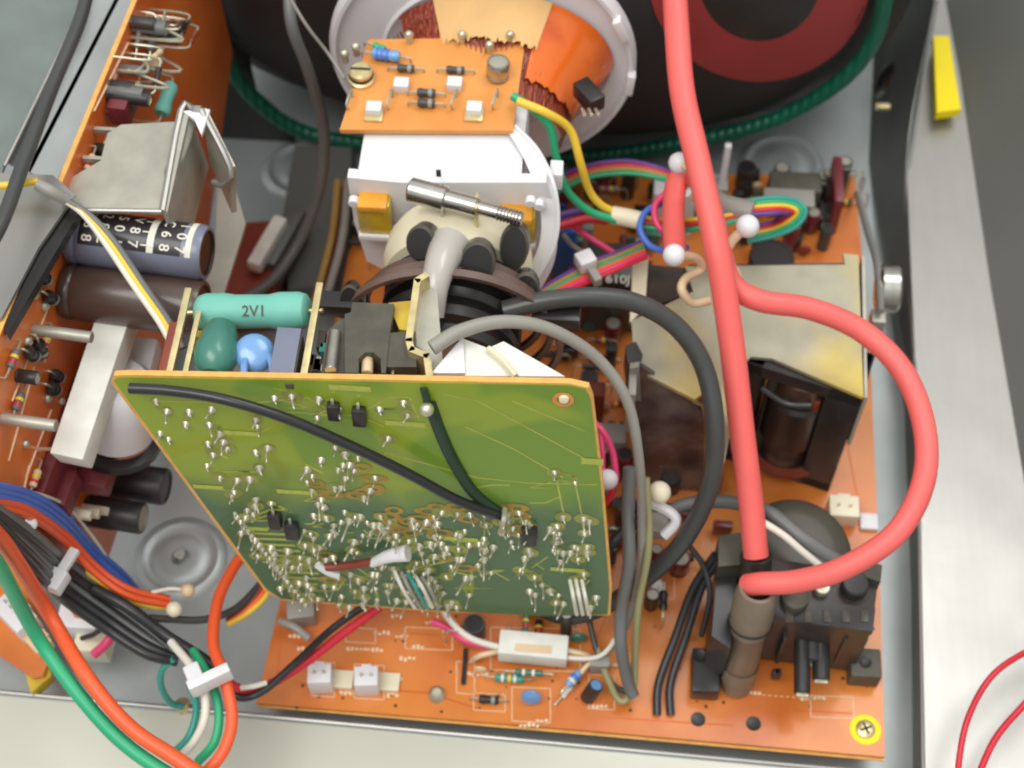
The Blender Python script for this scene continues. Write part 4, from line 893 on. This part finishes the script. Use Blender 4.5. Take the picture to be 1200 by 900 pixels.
MB().obox(ony(786, 500, ys-.1), X, Y, Z, .5, .05, .35, .04).build('moulded_boss', 'wteal', ps)
MB().prism([ony(x, y, ys-.15) for x, y in [(738, 432), (749, 430), (756, 560), (742, 560)]], (0, .2, 0)).build('grey_strut', 'wgrey', ps)
MB().cyl(ony(775, 540, ys-.12), ony(775, 540, ys-.3), .25, 14).build('rivet', 'brownblack', ps)
MB().obox(ony(790, 575, ys-.1), X, Y, Z, .9, .06, .12, .04).build('moulded_rib', 'brownblack', ps)
tt = thing('transistor', 'small black transistor tab at the top of the brown shield', 'transistor', onz(745, 440, 7))
MB().prism([onz(x, y, 8.3) for x, y in [(733, 405), (745, 400), (753, 415), (745, 430), (736, 425)]], (0, 0, -1.2)).build('case', 'black', tt)
MB().obox(onz(739, 470, 7), X, Y, Z, .12, .5, 1.2, .04).build('tab', 'wgrey', tt)
# ================================================================== FOCUS BLOCK with high voltage sockets
MT['lid'] = mat('olive_black_plastic', c(70, 66, 54), .34, 0, .12, 40, .05, 300)
fb = thing('focus_block', 'brown-black focus control block with adjusting shafts at the lower right', 'focus block', mz(960, 780))
zf = 5.2
tp = [(898, 702), (905, 655), (1012, 660), (1030, 672), (1022, 735), (904, 722)]
q0, q1, q2, q3 = [onz(x, y, zf) for x, y in ((900, 722), (905, 655), (1030, 672), (1022, 738))]
MB().prism([q0, q1, q2, q3], (0, 0, -(zf-ZM-.3))).build('body', 'brownblack', fb)
MB().prism([onz(x, y, zf+.12) for x, y in ((897, 724), (903, 700), (1026, 712), (1023, 740))], (0, 0, -.3)).build('top_rim', 'black', fb)
MB().prism([onz(x, y, zf+.35) for x, y in ((1003, 672), (1008, 656), (1034, 662), (1032, 682))], (0, 0, -1.0)).build('corner_lug', 'dgrey', fb)
MB().lathe([(0, .22), (1.3, .2), (1.8, .12), (1.98, 0), (2.02, -.25), (1.95, -2.4)], onz(932, 648, zf-.5), V((0, -.05, 1)), 44, None, .95, .9).build('domed_lid', 'lid', fb)
MB().cyl(onz(1000, 690, zf), onz(1000, 690, zf)+Z*.45, .42, 18).build('boss', 'black', fb)
MB().cyl(onz(962, 692, zf), onz(962, 692, zf)+Z*.3, .25, 16).build('stud', 'solder', fb)
ft = MB().obox(onz(1012, 782, ZM+.45), X, Y, Z, .5, .5, .45, .1).build('mounting_foot', 'dgrey', fb); MB().lathe([(0, .01), (.17, .01), (.2, .03)], onz(1014, 776, ZM+.91), Z, 16).build('foot_hole', 'black', ft)
ft = MB().obox(onz(826, 790, ZM+.4), X, Y, Z, .45, .75, .4, .1).build('mounting_foot', 'ebony', fb); MB().lathe([(0, .01), (.15, .01), (.2, .03)], onz(820, 768, ZM+.82), Z, 16).build('foot_hole', 'black', ft)
MB().prism([onz(x, y, 4.6) for x, y in ((842, 650), (866, 650), (856, 760), (834, 745))], (0, 0, -2.8)).build('side_column', 'ebony', fb)
MB().prism([onz(x, y, 5.4) for x, y in ((842, 628), (880, 622), (880, 660), (842, 664))], (0, 0, -1.2)).build('side_cap', 'dgrey', fb)
# shafts: short dark cylinders pointing to the viewer
for x, y, ln_, rr_ in ((953, 748, 1.2, .42), (940, 790, 1.0, .26), (962, 782, .8, .28)):
    p = onz(x, y-14, 3.4); d = V((0, -1, -.15)).normalized()
    o = MB().cyl(p-d*.8, p+d*ln_, rr_, 18).build('shaft', 'black', fb)
    MB().obox(p+d*(ln_+.02), X, d.cross(X), d, rr_*.7, .05, .06).build('shaft_slot', 'solder', o)
for i in range(5): MB().obox(onz(925+i*22, 722, zf+.14), X, Y, Z, .12, .2, .02, .01).build('moulded_rib', 'lid', fb)
for x in (915, 985, 1008): p = onz(x, 757, 3.4); MB().obox(p, X, Y, Z, .06, .2, 1.0, .02).build('side_rib', 'black', fb)
MB().lathe([(0, .5), (.3, .5), (.42, .42), (.46, 0)], onz(930, 705, zf), Z, 20).build('stud', 'dgrey', fb)
for i in range(2): MB().obox(onz(908+i*3, 790, 2.2), X, Y, Z, .1, .1, .25, .02).build('slot', 'black', fb)
# grey boot holding cable
MT['boot'] = mat('grey_boot', c(126, 112, 96), .38, 0, .2, 50, .05, 300)
hv = thing('cable_boot', 'tall grey cylindrical high voltage socket holding the end of the pink loop cable', 'cable socket', mz(862, 805))
p0, p1 = mz(862, 803), onz(888, 690, 6.4); d = (p1-p0).normalized(); Lb = (p1-p0).length
MB().lathe([(0, 0), (.50, 0), (.54, .2), (.56, Lb*.6), (.60, Lb*.61), (.60, Lb*.65), (.64, Lb*.66), (.66, Lb*.68), (.67, Lb-.5), (.64, Lb-.2), (.56, Lb), (.45, Lb+.02), (.4, Lb-.1)], p0, d, 32).build('boot', 'boot', hv)
MB().lathe([(.66, Lb*.665), (.70, Lb*.675), (.68, Lb*.69)], p0, d, 32).build('rib', 'black', hv)
MB().lathe([(.562, .5), (.572, 1.2)], p0, d, 32).build('lower_sleeve', 'boot', hv)
hv2 = thing('cable_boot', 'short dark socket under the lower end of the straight pink cable', 'cable socket', onz(886, 660, 5))
MB().cyl(onz(884, 690, 4.6), onz(886, 650, 5.6), .5, 22).build('boot', 'brownblack', hv2)

# ================================================================== CABLES AND WIRES
wire('high_voltage_cable', 'straight salmon pink cable running from the top edge down to the focus block', [(788, -60, 15), (793, 30, 14.5), (800, 110, 14), (818, 190, 13.5), (840, 290, 12.5), (857, 400, 10.5), (870, 510, 8.5), (880, 590, 7), (886, 652, 5.9)], 31, 'wpink', cat='cable', n=18)
wire('high_voltage_cable', 'salmon pink cable with the big round loop at right, ending in the grey socket', [(791, 296, 11), (789, 250, 11), (794, 212, 11.2), (812, 206, 11.4), (828, 230, 11.5), (842, 280, 11.2), (856, 330, 11), (890, 352, 10.9), (950, 362, 10.6), (1010, 388, 10.2), (1058, 435, 9.8), (1083, 500, 9.4), (1082, 565, 9), (1050, 625, 8.4), (990, 665, 7.7), (935, 681, 7.0), (892, 684, 6.6), (876, 686, 6.2)], 27, 'wpink', cat='cable', n=18)
wire('cable', 'dark grey cable arching right of the yoke and down in front of the yellowish plate', [(590, 364, 12.8), (640, 352, 13), (695, 348, 13), (745, 355, 12.7), (792, 382, 12), (825, 430, 11), (838, 500, 9.8), (832, 570, 8), (800, 635, 6), (752, 682, 4.4), (705, 712, 3.2), (660, 722, 2.4), (620, 704, 2.0)], 23, 'wdark', cat='cable', n=14)
wire('cable', 'light grey cable arching from the tube socket and hanging right of the green board', [(506, 408, 15.9), (540, 388, 16), (590, 377, 15.8), (645, 386, 15.2), (700, 420, 14), (735, 470, 12.8), (749, 540, 11), (752, 610, 8), (748, 680, 5.5), (733, 735, 3.5), (712, 764, 2.2), (690, 782, 1.7)], 17, 'wgrey', cat='cable', n=14, taper=.45)
wire('cable', 'grey hanging cable with rounded upper end right of the green board', [(738, 548, 9), (736, 600, 8), (737, 660, 7), (728, 715, 5), (728, 760, 4), (736, 800, 2.6), (742, 815, 2.2)], 15, 'wgrey2', cat='cable')
wire('wire', 'pale olive wire hanging beside the grey cables and hooking back at the bottom', [(757, 560, 8.5), (760, 640, 7), (748, 710, 5), (744, 770, 3), (742, 805, 2.2), (728, 822, 2), (712, 795, 2), (700, 760, 2)], 9, mat('olive_pvc', c(150, 146, 104), .4, 0, .06, 60))
wire('wire', 'black wire crossing behind the hanging grey cables towards the shield', [(700, 655, 5), (730, 625, 5.5), (770, 600, 5), (830, 590, 4.5)], 14, 'wblack')
wire('cable', 'grey-brown cable running behind the pink cable to the domed lid', [(770, 612, 5.5), (800, 592, 5.6), (850, 588, 5.8), (900, 600, 6.2), (940, 630, 6.2), (985, 660, 5.8)], 17, 'wgrey2', cat='cable')
wire('wire', 'thin cream wire crossing the domed lid of the focus block', [(880, 604, 6.6), (915, 625, 6.5), (940, 646, 6.2), (962, 664, 5.8)], 9, 'wwhite')
for i, lb_ in enumerate(('left strand of the black pair dropping to the board left of the focus block', 'right strand of the black pair dropping to the board left of the focus block')):
    wire('wire', lb_, [(838+i*6, 650, 5), (812+i*10, 690, 3.6), (792+i*12, 745, 2.6), (772+i*14, 800, 1.9), (770+i*16, 838, 1.55)], 10, 'wblack', 'black wire pair')
wire('wire', 'thin black wire curving from the dark grey cable down beside the black column', [(808, 640, 5.5), (825, 665, 5), (832, 700, 4.4), (822, 745, 3)], 7, 'wblack')
wire('wire', 'thin dark wire loop lying on the orange board below the grey cables', [(690, 725, 2.4), (700, 765, 2), (716, 800, 1.8), (742, 815, 2)], 7, 'wdark')
# pink pair behind the green board
wire('wire', 'bright pink wire bending out behind the right edge of the green board', [(690, 490, 8), (706, 505, 8), (718, 530, 7.5), (722, 560, 7)], 8, 'wmag'); wire('wire', 'red wire stub below the white bead, right of the green board', [(722, 560, 7), (715, 582, 6.5), (700, 598, 6)], 9, 'wred')
wire('wire', 'straight rose wire just left of the light grey cable', [(702, 498, 7), (706, 530, 7), (706, 556, 7)], 7, 'wmag')
# knob ties
def bead(x, y, z, rpx, label, mt='ivory'): p = onw(x, y, z); return tag(MB().ball(p, r_of(rpx*2, p), 20).build('tie_bead', mt), label, 'cable tie')
bead(712, 562, 7.6, 12.5, 'white round bead at the right edge of the green board', 'white'); bead(773, 577, 7.6, 13.5, 'cream round bead in front of the smoked shield', 'ivory')
def beadtie(label, x, y, z, rpx, pts, wpx, mt='beige', bm='white'):
    t = thing('beaded_cable_tie', label, 'cable tie', onz(x, y, z)); p = onz(x, y, z)
    MB().ball(p, r_of(rpx*2, p), 20).build('bead', bm, t)
    P = [onz(*q) for q in pts]; MB().tube(P, r_of(wpx, P[0]), 10).build('strap', mt, t); return t
beadtie('white beaded tie holding the two pink cables together, upper one', 796, 191, 12.4, 13, [(796, 191, 12.4), (812, 200, 12.7), (822, 215, 12), (812, 232, 11)], 10, 'beige')
beadtie('white beaded tie with wavy beige strap left of the straight pink cable', 790, 299, 12, 13.5, [(790, 299, 12), (815, 302, 11.5), (822, 315, 11), (804, 326, 11), (799, 340, 11), (812, 355, 10.6), (832, 352, 10.6)], 11)
beadtie('white beaded tie with wavy beige strap right of the straight pink cable', 876, 265, 11.8, 14, [(876, 265, 11.8), (858, 282, 11.4), (850, 302, 11), (862, 320, 10.8), (866, 345, 10.4), (850, 352, 10.4)], 12)
cp = thing('cable_clip', 'white plastic clip round the grey cables below the cream bead', 'clip', onz(780, 610, 5.5))
MB().tube([onz(764, 590, 6.6), onz(785, 600, 6.6), onz(792, 612, 6.4), (onz(778, 628, 6))], .17, 8).build('hook', 'white', cp); MB().obox(onz(772, 616, 5.6), X, Y, Z, .3, .35, .3, .08).build('base', 'wgrey', cp)
# yoke leads
wire('wire', 'green wire leaving the right side of the yoke board, left of the yellow one', [(600, 112, 14.2), (625, 128, 14), (645, 150, 13.4), (652, 185, 12.4), (664, 222, 11.4), (690, 247, 10.6), (722, 258, 10.2)], 10, 'wgreen')
wire('wire', 'yellow wire leaving the right side of the yoke board', [(606, 118, 14.4), (640, 132, 14.2), (668, 152, 13.4), (680, 190, 12.4), (690, 222, 11.2), (704, 240, 10.6), (724, 250, 10.2)], 10, 'wyel')
wire('wire_sleeve', 'short white sleeve joining the green and yellow yoke wires', [(717, 252, 10.2), (735, 255, 10.2), (752, 259, 10.2)], 22, 'cream2', cat='sleeve')
for i, (mt_, nm) in enumerate((('wyel', 'yellow'), ('wred', 'red'), ('wgreen', 'green'))):
    wire('wire', f'{nm} wire running from the white sleeve to the right behind the pink cables', [(750, 255+i*5, 10), (790, 258+i*6, 10), (830, 256+i*5, 10), (868, 250+i*4, 9.8)], 6, mt_)
wire('wire_sleeve', 'pale grey sleeve right of the pink cables that the rainbow loop comes out of', [(832, 234, 9.6), (850, 243, 9.7), (882, 250, 9.8)], 30, 'wgrey', cat='sleeve')
for i, (mt_, nm) in enumerate((('wteal', 'turquoise outermost'), ('wgreen', 'green second'), ('wyel', 'yellow middle'), ('wred', 'red fourth'), ('wpurple', 'purple innermost'))):
    k = i*5.0
    wire('wire', f'{nm} wire of the rainbow loop right of the pink cables', [(870, 236+k*.8, 9.8), (905, 232+k*.9, 9.8), (932-k*.8, 235+k*.7, 9.6), (944-k, 248+k*.05, 9.4), (932-k*.9, 266-k*.6, 9), (905, 277-k*.8, 8.6), (876, 283-k*.8, 8.4)], 6, mt_, 'rainbow wire loop')
wire('wire', 'blue wire making a round loop left of the short pink segment', [(776, 238, 10.5), (757, 248, 10.5), (750, 268, 10.4), (762, 288, 10.2), (785, 294, 10), (805, 290, 9.6)], 8, 'wblue')
wire('wire', 'rose wire curving just left of the short pink segment', [(785, 222, 11), (768, 240, 10.8), (770, 262, 10.6), (784, 276, 10.4)], 8, 'wmag')
for i, (mt_, nm) in enumerate((('wred', 'red upper'), ('wtan', 'tan middle'), ('wgreen', 'green lower'), ('wpurple', 'purple top'))):
    dy = (0, 4, 9, -5)[i]; wire('wire', f'{nm} wire of the flat arch between yoke and pink cables', [(650, 215+dy*1.2, 7), (690, 199+dy, 7.4), (735, 194+dy, 7.6), (775, 202+dy*.8, 7.6), (806, 214+dy*.5, 7)], 6, mt_, 'arched wires')
wire('wire', 'bright red wire leaving the yoke plate below the green wire', [(636, 272, 8), (665, 262, 8), (690, 256, 8), (712, 258, 8)], 11, 'wred'); wire('wire', 'purple wire just above the bright red one beside the yoke plate', [(640, 256, 7.6), (665, 250, 7.6), (690, 244, 7.4)], 9, 'wpurple')
wire('wire', 'pink wire running down right beneath the bright red one', [(672, 266, 7.5), (695, 281, 7.5), (722, 298, 7.2)], 7, 'wmag'); wire('wire', 'thin grey wire beside the pink one next to the blue capacitor', [(660, 275, 7), (672, 288, 7), (690, 300, 7)], 6, 'wgrey')
for i, (mt_, nm) in enumerate((('wpurple', 'purple'), ('wtan', 'tan'), ('wgreen', 'pale green'), ('worange', 'orange'), ('wmag', 'pink'), ('wred', 'red'))):
    k = i*4; wire('wire', f'{nm} wire of the flat bundle running down left to the tube neck', [(752+k*.3, 283+k*.9, 9), (720, 297+k, 9), (690, 308+k*1.1, 9), (655, 326+k, 9.4), (615, 352+k*.8, 9.8), (580, 380+k*.8, 10.2)], 5.6, mt_, 'flat wire bundle')
t = thing('cable_tie', 'translucent white tie round the flat wire bundle by the blue capacitor', 'cable tie', onz(688, 312, 9.3))
MB().obox(onz(686, 306, 9.4), V((.5, -.85, 0)), V((.85, .5, 0)), Z, .28, .3, .26, .08).build('tie_head', 'white', t); MB().obox(onz(694, 320, 9.2), V((.5, -.85, 0)), V((.85, .5, 0)), Z, .45, .14, .2, .05).build('tie_band', 'wgrey', t)
# left side cables
wire('cable', 'thick black cable crossing the top left corner over the steel flange', [(108, -40, 16), (95, 20, 16), (62, 100, 16), (28, 190, 16.3), (0, 265, 16.5), (-40, 330, 16.5)], 17, 'wdark', cat='cable', n=12)
wire('wire', 'yellow wire entering at the left edge', [(-30, 218, 15.8), (10, 217, 15.8), (45, 212, 15.8)], 9, 'wyel')
wire('wire_sleeve', 'grey sleeve where the yellow and white wires leave the left bracket', [(44, 216, 15.9), (60, 224, 15.8), (78, 234, 15.4)], 15, 'wgrey', cat='sleeve')
for i, (mt_, nm, dx) in enumerate((('wyel', 'yellow', 3), ('wgrey2', 'grey', 9), ('wwhite', 'white', -3))):
    wire('wire', f'{nm} wire of the three running down from the grey sleeve past the large capacitors', [(70, 231, 15.5), (98+dx*.5, 250, 15.2), (125+dx, 283, 14.8), (160+dx, 335, 14.4), (190+dx, 378, 14.2), (206+dx, 408, 14)], 8, mt_, 'three striped wires')
wire('cable', 'dark grey cable curving down left of the white yoke to the floor', [(338, -30, 14), (342, 30, 13), (362, 85, 11), (379, 150, 8), (376, 215, 5.5), (355, 275, 3.6), (322, 325, 2.8), (285, 352, 2.5)], 13, 'wgrey2', cat='cable')
wire('wire', 'thin pale wire slanting in from the top edge left of the yoke flange', [(330, -20, 15), (358, 28, 14), (384, 62, 13), (404, 92, 12.6)], 4, 'wgrey')
wire('wire', 'tan wire standing on the floor just left of the yoke', [(396, 212, 3), (388, 280, 2.6), (366, 362, 2.2)], 9, 'wtan'); wire('wire', 'pinkish grey wire standing nearest the left side of the yoke', [(408, 212, 3), (400, 285, 2.6), (376, 368, 2.2)], 10, 'wgrey')
wire('wire', 'brown wire between the tan and grey ones left of the yoke', [(403, 220, 2.2), (394, 290, 2), (372, 360, 1.8)], 8, 'wbrown')
# floor items in the gap
ip = thing('coil_form', 'dark red coil with white paper slip, on the floor left of the yoke', 'coil', onz(300, 300, .2))
MB().prism([onz(x, y, 2.4) for x, y in [(272, 262), (330, 258), (322, 345), (262, 348)]], (0, 0, -2.3)).build('body', mat('dark_red_block', c(128, 52, 34), .4, 0, .2, 40), ip)
MB().obox(onz(314, 286, 2.9), V((.3, 1, 0)).normalized(), V((1, -.3, 0)).normalized(), Z, 1.2, .28, .3, .12).build('paper_slip', 'ceramic', ip)
MB().obox(onz(335, 290, 2.0), V((.3, 1, 0)).normalized(), V((1, -.3, 0)).normalized(), Z, 1.4, .3, .8, .1).build('grey_side', 'dull', ip)
tag(MB().prism([onz(x, y, .9) for x, y in [(345, 170), (412, 172), (408, 330), (338, 340), (330, 260)]], (0, 0, -.85)).build('floor_box', 'paint'), 'low dark grey box on the floor under the left side of the yoke', 'box')
# right wall fittings
rc = thing('side_bolt', 'bright round steel knob with a bent rod on the right inner wall', 'bolt', onz(1045, 335, 4))
MB().cyl(onz(1028, 338, 4.6), onz(1028, 338, 4.6)+X*.75, .85, 28).build('knob', 'chrome', rc)
MB().tube([onz(1005, 226, 5), onz(1018, 275, 5.1), onz(1028, 310, 5.2), onz(1032, 365, 5.2)], .14, 8, smooth=3).build('rod', 'zinc', rc); MB().obox(onz(1028, 375, 4.6), X, Y, Z, .25, .3, .3, .08).build('rod_block', 'plate', rc)
sc2 = thing('wall_screw', 'small shiny screw on the right inner wall near the top', 'screw', onz(1034, 105, 3))
MB().lathe([(0, .12), (.3, .1), (.42, 0)], onz(1035, 95, 3), V((-.9, -.3, .3)), 18, None, 1, 2.2).build('head', 'chrome', sc2); MB().obox(onz(1034, 125, 3), X, Y, Z, .3, .12, .1, .03).build('washer', 'brass', sc2)
yt = tag(MB().prism([onz(x, y, ZL+.9) for x, y in [(1094, 42), (1112, 42), (1126, 128), (1098, 132)]], (0, 0, -.4)).build('yellow_tag', 'yel'), 'bright yellow tag on the steel flange at upper right', 'tag')
# red loop lower right
wire('wire', 'thin red wire forming the outer curve of the loop at the lower right corner', [(1240, 750, 3.5), (1195, 768, 4), (1160, 795, 4.2), (1135, 840, 4), (1124, 890, 3.6), (1122, 940, 3.5)], 7.5, 'wred'); wire('wire', 'thin red wire slanting inside the loop at the lower right corner', [(1240, 785, 3.6), (1200, 826, 3.8), (1165, 868, 3.6), (1140, 925, 3.4)], 8, 'wred')
# bottom left bundle
def bundle(pts, items, dx, dy, w_, grp):
    for i, (mt_, lb_) in enumerate(items): wire('wire', lb_, [(x+dx*i, y+dy*i, z+.12*(i % 2)) for x, y, z in pts], w_, mt_, grp)
bundle([(-20, 565, 6), (35, 578, 6.2), (75, 603, 6), (108, 640, 5), (142, 670, 3.6), (160, 690, 2.5)], [('wblue', 'blue wire, uppermost of the three in the bottom left bundle'), ('wblue', 'blue wire, middle of the three in the bottom left bundle'), ('wblue', 'blue wire, lowest of the three in the bottom left bundle')], -2, 6, 7.5, 'blue bundle wires')
wire('wire', 'thin cream wire along the upper side of the blue ones', [(20, 572, 6.3), (70, 588, 6.2), (95, 612, 5.8), (120, 645, 4.8), (128, 660, 4)], 4, 'wwhite')
bundle([(-10, 587, 6.4), (30, 595, 6.5), (75, 625, 6.3), (110, 662, 6), (150, 690, 5.4), (198, 702, 4.6)], [('worange', 'orange-red wire above its twin, ending at the white tie in the left bundle'), ('worange', 'orange-red wire below its twin, ending at the white tie in the left bundle')], -1, 7, 9, 'orange bundle wires')
wire('wire', 'yellow wire below the orange ones, ending at the white tie', [(98, 668, 6), (130, 690, 5.6), (165, 708, 5), (200, 712, 4.6)], 7, 'wyel')
blk = ['uppermost black wire of the thick bundle', 'second black wire of the thick bundle', 'third black wire of the thick bundle', 'fourth black wire of the thick bundle', 'lowest black wire of the thick bundle']
for i, lb_ in enumerate(blk):
    wire('wire', lb_, [(-10+i*0, 592+i*5, 5.4+.2*(i % 2)), (30-i*2, 620+i*7, 5.6), (80-i*3, 660+i*9, 5.5+.2*(i % 2)), (130-i*2, 695+i*10, 5.2), (175-i, 730+i*9, 4.8), (208, 765+i*2.5, 4.4)], 13 if i != 2 else 8, 'wblack' if i not in (0, 2) else 'wgrey2', 'black bundle wires')
wire('wire', 'black wire of the bundle that bends right below the white tie', [(110, 690, 5.8), (150, 712, 5.6), (195, 745, 5), (235, 770, 4.8), (262, 790, 4.8)], 14, 'wblack')
wire('wire', 'grey wire curving right from the bundle and up behind the orange loop', [(175, 724, 5), (205, 726, 4.6), (240, 726, 4.2), (275, 714, 3.8), (302, 688, 3.4), (314, 670, 3)], 9, 'wdark')
for i, (mt_, nm) in enumerate((('wbrown', 'brown'), ('worange', 'orange'), ('wyel', 'yellow'))): wire('wire', f'{nm} wire curving under the lower left tip of the green board', [(266, 728+i*2, 3.6), (288, 712+i*4, 3.5), (306+i*3, 690+i*4, 3.4), (314+i*3, 672, 3.2)], 7, mt_, 'curved wires under the green board')
tb1 = thing('cable_tie', 'white cable tie with bar shaped head across the black bundle', 'cable tie', onz(78, 678, 6.4))
dbar = (onw(92, 655, 6.9)-onw(70, 690, 6.9)).normalized()
MB().obox(onw(70, 688, 6.9)+Z*.45, dbar, dbar.cross(Z), Z, .34, .3, .25, .08).build('tie_head', 'white', tb1); MB().obox(onw(84, 667, 6.9)+Z*.5, dbar, dbar.cross(Z), Z, .45, .15, .1, .03).build('tie_tail', 'white', tb1)
bead(36, 614, 6.2, 8, 'small white bead on the orange and black wires at far left', 'white')
beadtie('cream beaded tie with thin strap over the embossed ring', 220, 692, 5, 8.5, [(220, 692, 5), (200, 690, 5), (178, 694, 5)], 5, 'wwhite', 'beige'); bead(204, 714, 5.2, 9.5, 'white bead where the yellow and orange wires end', 'ivory')
wire('wire', 'thick green wire sweeping from the left edge to the bottom edge', [(-30, 625, 6.4), (0, 665, 6.5), (40, 740, 6.6), (85, 805, 6.5), (135, 862, 6.2), (185, 900, 6), (240, 930, 6)], 17, 'wgreen', n=14)
wire('wire', 'thick orange wire sweeping beside the green one to the bottom edge', [(-30, 600, 6.6), (8, 640, 6.8), (55, 715, 6.9), (100, 790, 6.8), (150, 850, 6.5), (205, 888, 6.3), (260, 925, 6.2)], 18, 'worange', n=14)
wire('wire', 'orange wire looping up right of the white tie to under the green board', [(235, 912, 5), (262, 880, 5.2), (272, 840, 5.4), (262, 790, 5.6), (250, 755, 5.4), (255, 705, 5), (272, 668, 4.4), (286, 648, 4)], 14, 'worange', n=12)
wire('wire', 'white wire passing through the white tie and curving down', [(200, 752, 5.4), (222, 778, 5.6), (238, 805, 5.6), (240, 840, 5.4), (228, 868, 5), (210, 888, 4.6)], 10, 'wwhite')
wire('wire', 'green wire curving down between the white and orange ones below the tie', [(226, 762, 5), (244, 792, 5.2), (256, 830, 5.2), (252, 868, 5), (232, 893, 4.6)], 11, 'wgreen'); wire('wire', 'second green wire left of the white one below the tie', [(222, 800, 4.6), (230, 830, 4.6), (222, 862, 4.4), (204, 882, 4.2)], 9, 'wteal')
wire('wire', 'short teal loop from the black bundle to the lug on the rim', [(204, 772, 4.6), (190, 785, 4.2), (189, 805, 3.4), (200, 824, 2.4), (214, 828, 2)], 8, 'wteal')
lg = thing('ground_lug', 'small brassy screw lug on the front rim under the teal loop', 'screw lug', onz(218, 828, 1.6)); MB().cyl(onz(216, 834, 1.4), onz(216, 828, 1.4)+Z*.4, .25, 12).build('screw', 'brass', lg); MB().obox(onz(220, 840, 1.5), X, Y, Z, .2, .4, .08, .02).build('tab', 'wbrown', lg)
tt2 = thing('cable_tie', 'wide white cable tie gathering white, green and orange wires', 'cable tie', onz(240, 795, 6))
d1 = (onz(262, 786, 6)-onz(228, 802, 6)).normalized()
MB().obox(onz(246, 797, 6.2), d1, d1.cross(Z), Z, .65, .16, .35, .06).build('tie_band', 'white', tt2); MB().obox(onz(230, 796, 6.1), d1.cross(Z), d1, Z, .42, .24, .3, .08).build('tie_head', 'white', tt2)
# leads crossing the front left of the main board
wire('wire', 'rose red wire running from the tie across the orange board under the green board', [(252, 772, 5), (268, 800, 4.4), (300, 808, 3.8), (350, 782, 3.4), (400, 744, 3.2), (445, 712, 3.2)], 11, 'wred')
wire('wire', 'black wire twisted beside the rose red one', [(255, 790, 4.6), (275, 816, 4), (305, 812, 4), (345, 778, 3.8), (388, 738, 3.4), (430, 708, 3.2)], 9, 'wblack')
wire('wire', 'short cream wire on the red and black pair beside the board corner', [(282, 806, 4.2), (298, 804, 4.2), (312, 800, 4.1)], 7, 'wwhite')
wire('wire', 'cream wire from under the green board to the flat cement resistor', [(515, 706, 2.9), (528, 728, 2.7), (552, 748, 2.5), (590, 760, 2.3)], 8, 'wwhite'); wire('wire', 'pink wire beside the cream one near the cement resistor', [(506, 728, 2.4), (525, 736, 2.4), (545, 750, 2.4), (572, 758, 2.2)], 9, 'wmag')
wire('wire', 'thin beige wire from the cement resistor to the small blue resistor', [(712, 765, 2.2), (690, 778, 2.1), (672, 800, 1.9)], 6, 'beige')
wire('wire', 'pale wire slanting up right from the cement resistor', [(650, 770, 2.1), (700, 770, 2.4), (724, 745, 3), (745, 715, 3.6)], 6, 'wwhite')

for o in bpy.data.objects:
    if '_o' in o.keys(): del o['_o']
